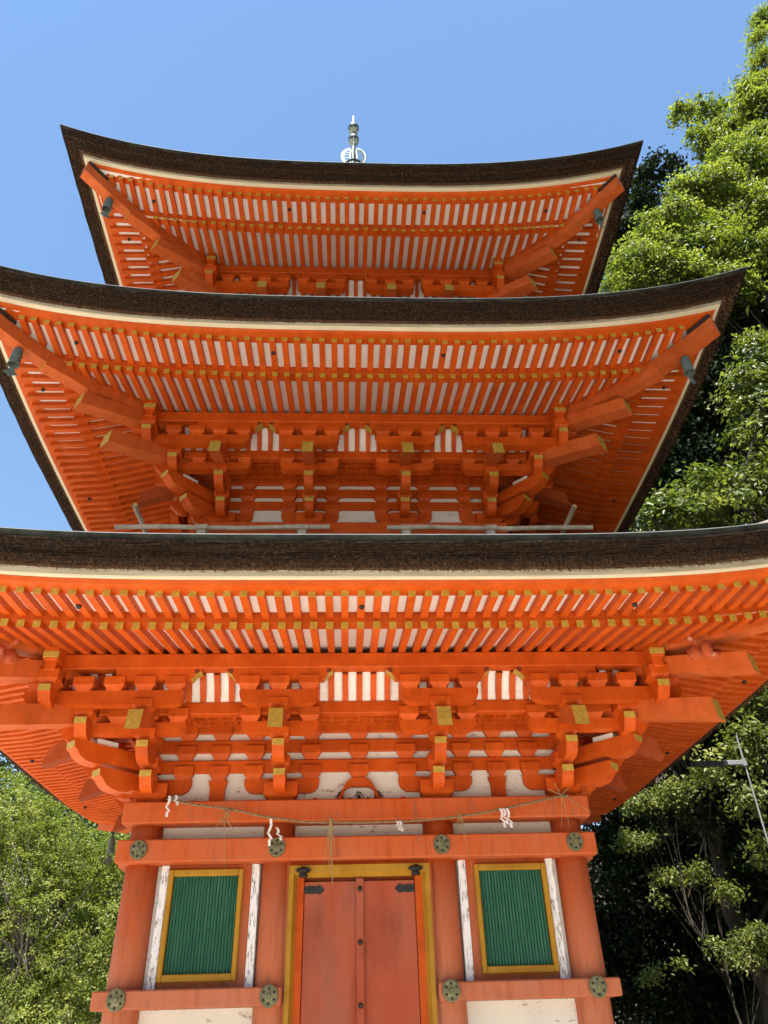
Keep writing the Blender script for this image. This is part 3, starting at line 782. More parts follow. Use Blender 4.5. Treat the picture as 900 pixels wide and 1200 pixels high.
# ------------------------------------------------------------------ bodies
def bodies():
    for ti, T in enumerate(TIERS):
        h2, hc, dz = T['W']/2, T['c']/2, T['dz']
        z0 = .62 if ti == 0 else (6.55 if ti == 1 else 10.1)
        z1 = 3.45+dz
        rad = .16 if ti == 0 else .13
        for a in (-h2, -hc, hc, h2):
            for b in (-h2, -hc, hc, h2):
                if abs(a) < h2 and abs(b) < h2: continue
                m_ = MB(); lathe(m_, [(0, z0), (rad, z0), (rad, z0+(z1-z0)*.5), (rad*.97, z1), (0, z1)], (a, b, 0), 32)
                ob('column', m_, FADED if ti == 0 else VERM, PAG, True)
        if ti:
            m_ = MB(); box(m_, -h2+.02, h2-.02, -h2+.02, h2-.02, z0, 3.46+dz); ob('wall_panel', m_, PLASTER, PAG)
    # first storey walls
    y = -2.1
    for sg in (-1, 1):
        m_ = MB(); box(m_, *sorted((sg*.70, sg*2.1)), y-.005, y+.06, .65, 3.46); ob('wall_panel', m_, PLASTER, PAG)
    m_ = MB(); box(m_, -.70, .70, y-.004, y+.058, 3.0, 3.46); ob('wall_panel', m_, PLASTER, PAG)
    m_ = MB(); box(m_, -.70, .70, y+.0, y+.058, .65, 3.0); ob('door_backing', m_, FADED, PAG)
    m_ = MB(); box(m_, -2.08, 2.08, y-.004, y+.05, .65, 3.44); o = ob('wall_panel', m_, PLASTER, PAG); o.rotation_euler.z = math.pi/2; side_obj(o, 2); side_obj(o, 3)
    # rails
    def boss(par, x, yf, z):
        m_ = MB()
        v = []; prof = [(0, .034), (.016, .034), (.022, .024), (.045, .02), (.066, .020), (.070, .026), (.078, .024), (.082, 0)]
        for r, o_ in prof:
            for k in range(28):
                t = 2*math.pi*k/28; v.append((x+r*math.cos(t), yf-o_, z+r*math.sin(t)*1.08))
        m_.add(v, [(i*28+k, (i+1)*28+k, (i+1)*28+(k+1) % 28, i*28+(k+1) % 28) for i in range(len(prof)-1) for k in range(28)], 0)
        for k in range(6):
            a = math.pi/2+k*math.pi/3; cx, cz = x+.052*math.cos(a), z+.056*math.sin(a)
            m_.add([(cx+.0115*math.cos(t), yf-.0225, cz+.0125*math.sin(t)) for t in np.linspace(0, 2*math.pi, 9)[:-1]], [tuple(range(8))], 1)
        ob('boss', m_, [BOSSM, BLACK], par)
    for sg in (-1, 1):
        m_ = MB(); cbox(m_, *sorted((sg*.69, sg*2.315)), -2.35, y+.02, 1.913, 2.055, .012); r_ = ob('lower_rail', m_, FADED, PAG)
        for x in (.795, 2.1): boss(r_, sg*x, -2.35, 1.985)
    m_ = MB(); cbox(m_, -2.315, 2.315, -2.35, y+.02, 3.075, 3.28, .012); r_ = ob('upper_rail', m_, FADED, PAG)
    for x in (-2.1, -.795, .795, 2.1): boss(r_, x, -2.35, 3.186)
    for (za, zb_) in ((1.916, 2.052), (3.078, 3.277)):
        m_ = MB(); cbox(m_, -2.07, 2.07, -2.345, y+.02, za, zb_, .012); o = ob('upper_rail', m_, FADED, PAG); o.rotation_euler.z = math.pi/2; side_obj(o, 3)
    # windows with vertical green slats
    for sg in (-1, 1):
        Wn = empty('window'); Wn.parent = PAG
        xa, xb = sorted((sg*1.814, sg*1.110)); x0, x1 = sorted((sg*1.766, sg*1.154))
        m_ = MB(); box(m_, *sorted((sg*1.818, sg*1.035)), y-.06, y-.003, 2.056, 3.074); ob('surround_board', m_, FADED, Wn)
        for n_, q in (('frame', (xa, x0, 2.112, 3.03)), ('frame', (x1, xb, 2.112, 3.03)), ('frame', (x0-.001, x1+.001, 2.112, 2.172)), ('frame', (x0-.001, x1+.001, 2.972, 3.03))):
            m_ = MB(); cbox(m_, q[0], q[1], y-.125+(.002 if q[0] == x0-.001 else 0), y-.055, q[2], q[3], .008); ob(n_, m_, FRAMEY, Wn)
        m_ = MB(); box(m_, x0-.02, x1+.02, y-.068, y-.061, 2.15, 2.99); ob('backing', m_, DARKGREEN, Wn)
        ns = 21; p = (x1-x0)/ns
        for k in range(ns):
            xc = x0+(k+.5)*p; m_ = MB(); hh = p*.37
            m_.add([(xc-hh, y-.070, 2.171), (xc, y-.094, 2.171), (xc+hh, y-.070, 2.171), (xc-hh, y-.070, 2.973), (xc, y-.094, 2.973), (xc+hh, y-.070, 2.973)], [(0, 1, 4, 3), (1, 2, 5, 4), (2, 0, 3, 5), (0, 2, 1), (3, 4, 5)])
            ob('slat', m_, GREEN, Wn)
        for xq in (1.856, .995):
            m_ = MB(); cbox(m_, sg*xq-.037, sg*xq+.037, y-.095, y-.003, 2.056, 3.074, .006); ob('white_strip', m_, PEEL, PAG)
    # door
    Dr = empty('door'); Dr.parent = PAG
    for n_, q, mt in (('surround_board', (-.765, -.672, .66, 3.074, -.10), FADED), ('surround_board', (.672, .765, .66, 3.074, -.10), FADED), ('surround_board', (-.671, .671, 3.038, 3.074, -.10), VERM)):
        m_ = MB(); cbox(m_, q[0], q[1], y+q[4]-.02, y-.006, q[2], q[3], .006); ob(n_, m_, mt, Dr)
    def bevelled(x_in, x_out, z0, z1):
        """upright frame piece, inner edge splayed"""
    yf = y-.17; yi = y-.10
    # splayed yellow frame: two jambs and a head with mitred corners
    def jamb(sg):
        xo, xi = sg*.671, sg*.598; zo, zi = 3.037, 2.938
        v = [(xo, yf, .66), (xo, yf, zo), (xi+sg*.03, yf, zi+.035), (xi+sg*.03, yf, .66), (xi, yi, .66), (xi, yi, zi), (xo, yi, .66), (xo, yi, zo)]
        return MB().add(v, [(0, 1, 2, 3), (3, 2, 5, 4), (0, 6, 7, 1), (4, 5, 7, 6)])
    for sg in (-1, 1): ob('frame', jamb(sg), FRAMEY, Dr)
    v = [(-.671, yf, 3.037), (.671, yf, 3.037), (.628, yf, 2.973), (-.628, yf, 2.973), (-.598, yi, 2.938), (.598, yi, 2.938), (-.671, yi, 3.037), (.671, yi, 3.037)]
    ob('frame', MB().add(v, [(0, 1, 2, 3), (3, 2, 5, 4), (0, 6, 7, 1), (4, 5, 7, 6)]), FRAMEY, Dr)
    for sg in (-1, 1):
        m_ = MB(); cbox(m_, *sorted((sg*.530, sg*.605)), y-.10, y-.012, .66, 2.945, .004); ob('jamb', m_, VERM, Dr)
        m_ = MB(); cbox(m_, *sorted((sg*.004+.003, sg*.526)), y-.085, y-.03, .72, 2.905, .005); L = ob('leaf', m_, DOORP, Dr)
        m_ = MB(); xs = sg*.526
        pr = [(0, .028), (.05, .034), (.12, .030), (.145, .042), (.165, .028), (.19, 0), (.165, -.028), (.145, -.042), (.12, -.030), (.05, -.034), (0, -.028)]
        pr = [(xs-sg*a, 2.832+b) for a, b in pr]
        prism(m_, pr, lambda a, b, w_: (a, w_, b), y-.083, y-.093); ob('hinge_plate', m_, IRON, Dr)
        m_ = MB(); lathe(m_, [(0, 0), (.045, 0), (.045, .015), (.03, .025), (.03, .032), (.05, .042), (.052, .055), (.04, .075), (.018, .09), (0, .095)], (sg*.535, y-.19, 2.93), 10)
        for a in (-1, 1): lathe(m_, [(0, 0), (.02, .01), (.022, .025), (0, .04)], (sg*.535+a*.05, y-.195, 2.97), 8)
        ob('pivot_fitting', m_, IRON, Dr)
    m_ = MB(); cbox(m_, -.034, .037, y-.125, y-.084, .70, 2.925, .007); Bt = ob('batten', m_, DOORP, Dr)
    for z in (2.83, 2.385, 1.9, 1.4):
        m_ = MB(); v = []; prof = [(0, .03), (.012, .027), (.02, .016), (.024, 0)]
        for r, o_ in prof:
            for k in range(12): t = 2*math.pi*k/12; v.append((.002+r*math.cos(t), y-.124-o_, z+r*math.sin(t)))
        m_.add(v, [(i*12+k, (i+1)*12+k, (i+1)*12+(k+1) % 12, i*12+(k+1) % 12) for i in range(3) for k in range(12)]); ob('stud', m_, IRON, Dr)
    # podium
    m_ = MB(); cbox(m_, -3.2, 3.2, -3.2, 3.2, 0.0, .45, .03); cbox(m_, -2.75, 2.75, -2.75, 2.75, .45, .64, .03); ob('podium', m_, STONE, PAG)
    for i in range(3):
        m_ = MB(); cbox(m_, -.9, .9, -3.2-.3*(i+1), -3.201-.3*i, 0.0, .45-.15*(i+.3), .01); ob('step', m_, STONE, PAG)
def m_door():
    m, t, b = newmat('weathered_door_paint')
    c = ramp(t, noise(t, 2.0, 6, (1.5, 1, .35)), [(0.3, (.35, .052, .016)), (0.5, (.34, .074, .032)), (0.7, (.29, .088, .052))])
    s = ramp(t, noise(t, 1.6, 6, (2.2, 1, .8), .6), [(0.5, BW(1)), (0.75, (.62, .55, .55))]); c = mix(t, 1.0, c, s, 'MULTIPLY')
    f = ramp(t, noise(t, 22, 8, (1, 1, 1.5), .7), [(0.72, BW(0)), (0.735, BW(1))]); c = mix(t, f, c, (.62, .45, .32))
    t.links.new(c, b.inputs['Base Color']); b.inputs['Roughness'].default_value = .62; b.inputs['Specular IOR Level'].default_value = .25
    bump(t, b, noise(t, 40, 6, (2, 1, .15)), .25, .004); return m
DOORP = m_door()
bodies()

# ------------------------------------------------------------------ spire
def spire():
    S = ob('spire', lathe(MB(), [(.5, 16.2), (.5, 16.55), (.42, 16.6), (.42, 16.9), (.30, 17.0), (.22, 17.15), (.10, 17.25), (.06, 17.3), (.055, 19.9), (.035, 19.95), (.03, 21.1), (0, 21.15)], (0, 0, 0), 20), DARKG, PAG, True)
    for i in range(9):
        z = 17.4+i*.2; r = .36-.018*i; m_ = MB()
        lathe(m_, [(r, z-.02), (r+.02, z), (r, z+.02), (r-.03, z+.02), (r-.03, z-.02), (r, z-.02)], (0, 0, 0), 24)
        for k in range(4): a = k*math.pi/2; tube(m_, [(0, 0, z), (r*math.cos(a), r*math.sin(a), z)], .012, 5)
        ob('ring', m_, DARKG, S)
    # openwork flame: two crossed plates of scrolls
    for q in range(2):
        m_ = MB()
        for sg in (-1, 1):
            def P(a, z): return (sg*a, 0, z) if q == 0 else (0, sg*a, z)
            n = 15
            prev = None
            for i in range(n):
                t = i/(n-1); ang = -math.pi*.30+t*math.pi*.78
                a = .09+.20*math.cos(ang)*1.0; z = 19.40+.36*math.sin(ang)+.08
                tube(m_, [P(a*.7+.02, z-.03), P(a+.035*math.cos(ang), z+.035*math.sin(ang))], [.016, .006], 5)
                if prev: tube(m_, [P(prev[0], prev[1]), P(a, z)], .014, 5)
                if prev and i % 2: tube(m_, [P(.07, z-.04), P(a*.72, z-.02)], .010, 5)
                prev = (a, z)
            tube(m_, [P(.075, 19.05), P(.085, 19.5), P(.06, 19.8)], .018, 6)
        ob('flame_plate', m_, PALEG, S)
    for zc, r in ((20.28, .135), (20.83, .14)):
        m_ = MB(); prof = [(r*math.sin(t), zc-r*math.cos(t)*1.05) for t in np.linspace(0, math.pi, 13)]
        prof = prof[:-2]+[(r*.3, zc+r*1.08), (.02, zc+r*1.5), (0, zc+r*1.55)]
        lathe(m_, prof, (0, 0, 0), 18); ob('jewel', m_, DARKG, S, True)
        m_ = MB()
        for k in range(8):
            a = k*math.pi/4; tube(m_, [(.03*math.cos(a), .03*math.sin(a), zc-r*1.55), (r*.85*math.cos(a), r*.85*math.sin(a), zc-r*.95)], [.02, .03], 6)
        ob('lotus_seat', m_, PALEG, S)
    ob('finial_spike', tube(MB(), [(0, 0, 21.0), (0, 0, 21.42)], [.03, .02], 8), PALEG, S)
spire()

# ------------------------------------------------------------------ bamboo rails on the first roof
def bamboo(x0, x1, y, z, label, group, rot=False, supports=()):
    B = tag(empty('bamboo_rail', (0, 0, 0)), label, 'rail', group)
    n = max(2, int(abs(x1-x0)/.45)); pts = []; rad = []
    for i in range(n+1):
        x = x0+(x1-x0)*i/n; zz = z+.012*math.sin(i*1.7)
        p = (x, y, zz) if not rot else (y, x, zz)
        for e, rr in ((-.012, .032), (0, .038), (.012, .032)):
            q = list(p); q[1 if rot else 0] += e*(1 if x1 > x0 else -1); pts.append(q); rad.append(rr)
    m_ = MB(); tube(m_, pts, rad, 10, 0, True, 1); ob('pole', m_, [BAMBOO, BAMEND], B, True)
    for s in supports:
        m_ = MB()
        if rot: box(m_, y-.03, y+.03, s-.05, s+.05, z-.42, z-.02)
        else: box(m_, s-.05, s+.05, y-.03, y+.03, z-.42, z-.02); box(m_, s-.075, s+.075, y-.055, y+.055, z-.05, z+.01)
        ob('support', m_, BAMBOO, B)
bamboo(-3.02, -.36, -2.2, 6.985, 'bleached bamboo pole along the foot of the middle storey, on the open side', 'bamboo poles along the middle storey', False, (-1.95, -.7))
bamboo(.39, 3.02, -2.2, 6.985, 'bleached bamboo pole along the foot of the middle storey, on the wooded slope side', 'bamboo poles along the middle storey', False, (.62, 1.7))
for sg in (-1, 1):
    bamboo(-2.52, 2.2, sg*2.73, 7.09, 'bamboo pole with a yellow cut end along the middle storey flank, %s side' % ('wooded slope' if sg > 0 else 'open'), 'flank bamboo poles', True, (-1.6, 1.6))

# ------------------------------------------------------------------ straw rope with paper streamers
def rope():
    Rp = tag(empty('straw_rope', (0, -2.4, 3.4)), 'thin twisted straw rope with white paper streamers strung across the head beam above the door', 'rope')
    def loc(p): return (p[0], p[1]+2.4, p[2]-3.4)
    key = [(-1.90, -2.36, 3.645), (-1.6, -2.40, 3.575), (-1.25, -2.40, 3.53), (-.95, -2.40, 3.46), (-.55, -2.40, 3.40), (0, -2.40, 3.385), (.45, -2.40, 3.39), (.82, -2.40, 3.41), (1.2, -2.40, 3.455), (1.5, -2.40, 3.505), (1.78, -2.40, 3.56), (2.02, -2.36, 3.615), (2.12, -2.34, 3.63)]
    pts = []
    for i in range(len(key)-1):
        a, b = Vector(key[i]), Vector(key[i+1])
        for t in np.linspace(0, 1, 12, endpoint=False): pts.append(a.lerp(b, t))
    m_ = MB()
    for ph in (0, math.pi):
        tube(m_, [loc((p.x, p.y+.007*math.cos(i*1.3+ph), p.z+.006*math.sin(i*1.3+ph))) for i, p in enumerate(pts)], .007, 5)
    ob('cord', m_, ROPE, Rp)
    def streamer(x, z, L, sw):
        m_ = MB(); y = -2.425; w_ = .024; pts = [(x, z)]
        n = 4
        for i in range(n): pts.append((x+sw*.35*(i+1)/n+.012*(1 if i % 2 == 0 else -1), z-L*(i+1)/n))
        for i in range(n):
            (a, za), (b, zb_) = pts[i], pts[i+1]; yo = y-.006*(i % 2)
            v = [(a-w_/2, yo, za), (a+w_/2, yo, za), (b+w_/2+.01*i, yo-.01, zb_), (b-w_/2+.01*i, yo-.01, zb_)]
            v += [(p[0], p[1]+.002, p[2]) for p in v]; m_.add([loc(p) for p in v], BF)
        ob('paper_streamer', m_, PAPER, Rp)
    streamer(-1.86, 3.66, .20, -.05); streamer(-1.80, 3.665, .10, .03); streamer(-.86, 3.43, .25, -.05); streamer(-.80, 3.35, .12, .1); streamer(.36, 3.39, .09, .03); streamer(.39, 3.39, .1, .02)
    for dx in (-.03, 0, .035): streamer(1.42+dx, 3.49, .15+abs(dx), .02)
    def tassel(x, z, spread):
        m_ = MB()
        for _ in range(len(spread)):
            pass
        for (dx, L) in spread:
            tube(m_, [loc((x+dx*.1, -2.42, z)), loc((x+dx*.4, -2.425, z-L*.35)), loc((x+dx, -2.43+rng.uniform(-.01, .01), z-L))], [.004, .003, .0015], 5)
        for _ in range(3): tube(m_, [loc((x-.03, -2.425, z+.02)), loc((x+.03, -2.425, z-.02))], .006, 5)
        ob('straw_tassel', m_, STRAW, Rp)
    tassel(-1.27, 3.525, [(-.02, .12), (.01, .14)])
    tassel(-1.31, 3.42, [(-.26, .26), (.05, .42), (.24, .22)]); tassel(-1.29, 3.5, [(-.03, .13), (-.04, .12)])
    tassel(-.28, 3.42, [(-.02, .45), (.0, .5), (.03, .62), (.06, .38), (-.06, .40), (.02, .58), (-.03, .3)])
    tassel(.98, 3.44, [(-.04, .12), (.02, .13), (.05, .1), (.08, .50), (-.03, .24)])
    tassel(2.03, 3.60, [(.02, .30), (-.06, .30), (.27, .17), (.02, .25)])
    for k, (dx, dz_) in enumerate(((-.12, .06), (-.05, .12), (.1, .08))):
        m_ = MB(); tube(m_, [loc((2.03, -2.38, 3.62)), loc((2.03+dx, -2.38, 3.62+dz_))], .004, 4); ob('straw_tassel', m_, STRAW, Rp)
rope()

# ------------------------------------------------------------------ steel pole beyond the pagoda
def steel_pole():
    P_ = tag(empty('steel_pole', (5.55, .5, 0)), 'thin grey steel pole with a short flat side arm in front of the dark wood', 'pole')
    m_ = MB(); tube(m_, [(0, 0, 0), (0, 0, 5.16)], [.014, .012], 10); ob('shaft', m_, STEEL, P_)
    m_ = MB(); cbox(m_, -.26, .0, -.02, .02, 4.735, 4.80, .006); cbox(m_, -.75, -.255, -.035, .035, 4.72, 4.79, .006, 1); ob('side_arm', m_, [STEEL, IRON], P_)  # far part of the arm coloured darker
    m_ = MB(); lathe(m_, [(0, 4.72), (.036, 4.72), (.036, 4.82), (0, 4.82)], (0, 0, 0), 10); ob('clamp', m_, STEEL, P_)
steel_pole()

# ------------------------------------------------------------------ trees
def leaves(name, pts, nrm, size, mat, parent, aspect=.5, tint=None):
    """one mesh of leaf-sized folded blades; pts (n,3), nrm (n,3)"""
    n = len(pts)
    nrm = nrm/np.linalg.norm(nrm, axis=1, keepdims=True)
    r = rng.normal(size=(n, 3)); r[:, 2] -= .5; t = r-(r*nrm).sum(1, keepdims=True)*nrm; t /= np.linalg.norm(t, axis=1, keepdims=True)
    b = np.cross(nrm, t); L = size*rng.uniform(.6, 1.25, (n, 1)); Wd = L*aspect*rng.uniform(.8, 1.2, (n, 1))
    fold = nrm*Wd*.22
    v = np.stack([pts, pts+t*L*.45+b*Wd*.5+fold, pts+t*L-nrm*L*.12, pts+t*L*.45-b*Wd*.5+fold], 1).reshape(-1, 3)
    me = bpy.data.meshes.new(name); me.vertices.add(4*n); me.vertices.foreach_set('co', v.ravel())
    f = (np.arange(n)[:, None]*4+np.array([[0, 1, 2, 0, 2, 3]])).ravel()
    me.loops.add(6*n); me.loops.foreach_set('vertex_index', f.astype(np.int32)); me.polygons.add(2*n)
    me.polygons.foreach_set('loop_start', np.arange(0, 6*n, 3, dtype=np.int32))
    me.update(calc_edges=True)
    a = me.attributes.new('tint', 'FLOAT', 'FACE'); a.data.foreach_set('value', np.repeat(np.clip((.5 if tint is None else tint)+rng.normal(0, .16, n), 0, 1), 2).astype(np.float32))
    me.materials.append(mat); o = bpy.data.objects.new(name, me); col.objects.link(o)
    if parent is not None: o.parent = parent
    return o
def tree(name, label, base, lobes, ncl, per, size, mat, clr=.45, group=None, trunk_r=.22, droop=0., shell=.55, flat_=.45, aspect=.5, limbs=26, twig=None):
    """lobes: [(centre, radii)] in world space; clusters of leaves are scattered over the lobes' outer volume"""
    base = np.array(base, float); Tr = tag(empty(name, tuple(base)), label, 'tree', group)
    vol = np.array([np.prod(r) for _, r in lobes])**(2/3); pr = vol/vol.sum()
    P = []; Nn = []; cc = []; tt = []
    for li in rng.choice(len(lobes), ncl, p=pr):
        c, r = np.array(lobes[li][0], float), np.array(lobes[li][1], float)
        d = rng.normal(size=3); d /= np.linalg.norm(d)
        rad = shell+(1-shell)*rng.uniform()**.6
        rad *= 1+.18*math.sin(5*d[0]+3*d[2]+li)+.08*rng.normal()
        ctr = c+d*r*rad; cc.append(ctr)
        k = int(per*rng.uniform(.5, 1.5)); s = clr*rng.uniform(.6, 1.3)
        tilt = d*np.array([1, 1, .4])+np.array([0, 0, .9])+rng.normal(0, .25, 3); tilt /= np.linalg.norm(tilt)
        q = rng.normal(size=(k, 3))*s*.62; h = (q@tilt)[:, None]*tilt; q = q-h*(1-flat_)
        q[:, 2] -= droop*(np.linalg.norm(q[:, :2], axis=1)**1.5)
        tt.append(np.full(k, .5+.2*rng.normal())); P.append(ctr+q); Nn.append(tilt*1.0+rng.normal(0, .55, (k, 3)))
    P = np.concatenate(P)-base; Nn = np.concatenate(Nn)
    leaves('crown', P, Nn, size, mat, Tr, aspect, np.concatenate(tt))
    m_ = MB()
    # trunk and limbs
    mc = np.mean([l[0] for l in lobes], 0); tp = mc*np.array([1, 1, 1])
    tr = [Vector((0, 0, -.3))]; steps = 6
    for i in range(1, steps+1):
        t = i/steps; tr.append(Vector((base*(1-t)+tp*t-base).tolist())+Vector((.25*math.sin(i*2.1), .25*math.cos(i*1.7), 0))*(1 if i < steps else 0))
    tube(m_, tr, [trunk_r*(1.15-.75*i/steps) for i in range(steps+1)], 9)
    sel = rng.choice(len(cc), min(len(cc), limbs), replace=False)
    for s_ in sel:
        e = Vector((cc[s_]-base).tolist()); cand = [i for i in range(1, steps+1) if tr[i].z < e.z-.4] or [1]; k = cand[-1-min(len(cand)-1, int(rng.integers(0, 3)))]; a = tr[k].lerp(tr[k-1], rng.uniform(0, .9)); mid = a.lerp(e, .5)+Vector((rng.normal(0, .25), rng.normal(0, .25), .3))
        tube(m_, [a, a.lerp(mid, .6), mid, mid.lerp(e, .55)+Vector((0, 0, .1)), e], [trunk_r*.30, trunk_r*.2, trunk_r*.12, trunk_r*.07, .008], 6)
    ob('trunk', m_, twig or TRUNK, Tr, True)
    return Tr
def lob(c, n, spread, r0, r1, squash=.8):
    out = []
    for i in range(n):
        p = np.array(c)+rng.normal(size=3)*np.array(spread); r = rng.uniform(r0, r1); out.append((p, (r, r, r*squash)))
    return out
# left: sunlit evergreens; right: hillside wood (crowns given as lobes: centre, radii)
tree('evergreen_tree', 'sunlit yellow-green evergreen tree with a twiggy open crown beside the pagoda', (-7.4, 8.6, hill_z(-7.4, 8.6)), [((-7.69, 8.40, 6.03), (0.95, 1.00, 0.76)), ((-6.60, 8.40, 5.47), (0.76, 0.80, 0.61)), ((-5.77, 8.40, 5.09), (0.64, 0.67, 0.51)), ((-7.52, 8.40, 4.61), (1.02, 1.07, 0.81)), ((-6.34, 8.40, 4.25), (0.89, 0.93, 0.71)), ((-5.38, 8.40, 3.99), (0.64, 0.67, 0.51)), ((-6.83, 8.40, 3.30), (1.02, 1.07, 0.81)), ((-5.66, 8.40, 3.12), (0.89, 0.93, 0.71)), ((-6.95, 8.40, 2.41), (0.89, 0.93, 0.71)), ((-5.90, 8.40, 2.24), (0.89, 0.93, 0.71)), ((-4.96, 8.40, 2.22), (0.64, 0.67, 0.51)), ((-8.82, 8.40, 5.33), (1.27, 1.33, 1.02)), ((-8.33, 8.40, 3.65), (1.27, 1.33, 1.02)), ((-5.40, 8.40, 5.09), (0.44, 0.47, 0.36)), ((-5.04, 8.40, 3.11), (0.51, 0.53, 0.41))], 1150, 50, .076, LEAF_Y, .17, trunk_r=.15, limbs=70, twig=TWIG)
tree('evergreen_tree', 'taller evergreen tree behind the twiggy one, reaching up to the lowest eave', (-10.4, 12.5, hill_z(-10.4, 12.5)), [((-10.13, 12.50, 7.25), (1.53, 1.61, 1.23)), ((-8.60, 12.50, 6.77), (1.30, 1.36, 1.04)), ((-7.25, 12.50, 5.87), (1.30, 1.36, 1.04)), ((-8.87, 12.50, 5.06), (1.53, 1.61, 1.23)), ((-7.14, 12.50, 4.22), (1.53, 1.61, 1.23)), ((-8.39, 12.50, 3.12), (1.53, 1.61, 1.23)), ((-6.83, 12.50, 2.72), (1.42, 1.49, 1.13)), ((-11.47, 12.50, 7.04), (1.77, 1.86, 1.42)), ((-10.91, 12.50, 4.50), (1.77, 1.86, 1.42)), ((-6.14, 12.50, 5.42), (1.06, 1.12, 0.85)), ((-6.48, 12.50, 6.07), (0.83, 0.87, 0.66)), ((-5.94, 12.50, 3.62), (1.06, 1.12, 0.85))], 950, 55, .10, LEAF_Y, .28, trunk_r=.2, limbs=55, twig=TWIG)
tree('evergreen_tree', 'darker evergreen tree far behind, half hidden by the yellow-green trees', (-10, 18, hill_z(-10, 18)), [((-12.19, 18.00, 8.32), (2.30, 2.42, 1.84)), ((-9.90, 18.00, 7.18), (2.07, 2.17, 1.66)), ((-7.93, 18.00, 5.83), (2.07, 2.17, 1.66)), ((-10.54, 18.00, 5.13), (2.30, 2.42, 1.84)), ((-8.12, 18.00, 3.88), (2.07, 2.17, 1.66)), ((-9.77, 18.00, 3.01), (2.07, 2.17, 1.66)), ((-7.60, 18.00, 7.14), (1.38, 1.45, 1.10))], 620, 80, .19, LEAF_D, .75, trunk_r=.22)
tree('broadleaf_tree', 'big sunlit yellow-green broadleaf tree rising behind the top roof corner', (12.5, 2.2, hill_z(12.5, 2.2)), [((7.94, 2.20, 18.16), (0.90, 0.95, 0.77)), ((7.12, 2.20, 17.54), (0.60, 0.63, 0.48)), ((9.13, 2.20, 20.09), (0.80, 0.84, 0.72)), ((10.62, 2.20, 21.64), (0.90, 0.95, 0.81)), ((12.05, 2.20, 22.91), (0.90, 0.95, 0.81)), ((13.38, 2.20, 23.92), (1.20, 1.26, 1.08)), ((9.77, 2.20, 18.87), (1.00, 1.05, 0.80)), ((11.28, 2.20, 20.28), (1.00, 1.05, 0.80)), ((8.49, 2.20, 17.58), (0.90, 0.95, 0.72)), ((12.36, 2.20, 20.52), (1.20, 1.26, 0.96)), ((8.37, 2.20, 19.98), (0.50, 0.53, 0.45)), ((9.85, 2.20, 21.91), (0.45, 0.47, 0.41)), ((11.58, 2.20, 23.84), (0.50, 0.53, 0.45)), ((12.78, 2.20, 24.64), (0.60, 0.63, 0.54)), ((10.85, 2.20, 18.17), (1.00, 1.05, 0.70)), ((7.35, 2.20, 18.61), (0.50, 0.53, 0.40)), ((9.77, 2.20, 17.27), (0.80, 0.84, 0.56))], 1600, 62, .115, LEAF_Y, .27, trunk_r=.20)
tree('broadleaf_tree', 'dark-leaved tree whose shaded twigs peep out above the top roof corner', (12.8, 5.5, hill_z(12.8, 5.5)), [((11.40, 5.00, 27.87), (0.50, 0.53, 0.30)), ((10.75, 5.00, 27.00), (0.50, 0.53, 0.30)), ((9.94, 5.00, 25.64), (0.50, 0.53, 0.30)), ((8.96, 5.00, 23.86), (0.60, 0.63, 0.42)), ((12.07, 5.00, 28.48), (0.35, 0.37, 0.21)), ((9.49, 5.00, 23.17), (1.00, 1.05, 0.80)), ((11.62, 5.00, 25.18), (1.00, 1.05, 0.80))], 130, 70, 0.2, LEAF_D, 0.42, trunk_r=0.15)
tree('broadleaf_tree', 'slender tree with light sprays standing up against the open sky', (15, 5, hill_z(15, 5)), [((12.93, 4.50, 30.99), (0.40, 0.42, 0.24)), ((13.58, 4.50, 31.48), (0.40, 0.42, 0.24)), ((13.12, 4.50, 29.42), (0.30, 0.32, 0.30)), ((14.25, 4.50, 31.06), (0.45, 0.47, 0.45)), ((14.45, 4.50, 30.11), (0.35, 0.37, 0.35)), ((14.89, 4.50, 30.01), (0.35, 0.37, 0.28)), ((13.65, 4.50, 28.97), (0.50, 0.53, 0.50)), ((15.19, 4.50, 31.44), (0.25, 0.26, 0.17))], 66, 62, 0.18, LEAF_Y, 0.34, trunk_r=0.12)
tree('feathery_tree', 'pale feathery tree top with drooping sprays higher than all the others', (17.5, 4, hill_z(17.5, 4)), [((17.15, 3.00, 36.10), (0.35, 0.37, 0.42)), ((16.26, 3.00, 34.24), (0.30, 0.32, 0.24)), ((15.90, 3.00, 32.26), (0.50, 0.53, 0.50)), ((15.05, 3.00, 30.33), (0.45, 0.47, 0.36)), ((14.80, 3.00, 28.75), (0.60, 0.63, 0.48)), ((14.40, 3.00, 29.90), (0.30, 0.32, 0.15)), ((14.42, 3.00, 29.16), (0.40, 0.42, 0.20))], 100, 48, 0.3, LEAF_Y, 0.42, trunk_r=0.12, droop=0.6, aspect=0.18)
tree('broadleaf_tree', 'shaded tree below the bright crown, between top and middle roof corners', (9.5, 3.4, hill_z(9.5, 3.4)), [((8.65, 3.20, 17.25), (1.10, 1.16, 0.99)), ((9.98, 3.20, 16.94), (1.20, 1.26, 1.08)), ((8.53, 3.20, 15.01), (1.20, 1.26, 1.08)), ((7.31, 3.20, 13.57), (1.00, 1.05, 0.90)), ((8.94, 3.20, 14.14), (1.20, 1.26, 1.08)), ((11.14, 3.20, 17.65), (1.20, 1.26, 1.08)), ((7.63, 3.20, 12.39), (1.00, 1.05, 0.90)), ((6.64, 3.20, 12.01), (0.80, 0.84, 0.64)), ((8.53, 3.20, 12.02), (1.10, 1.16, 0.99)), ((10.34, 3.20, 14.45), (1.20, 1.26, 1.08))], 560, 70, 0.15, LEAF_D, 0.42, trunk_r=0.15)
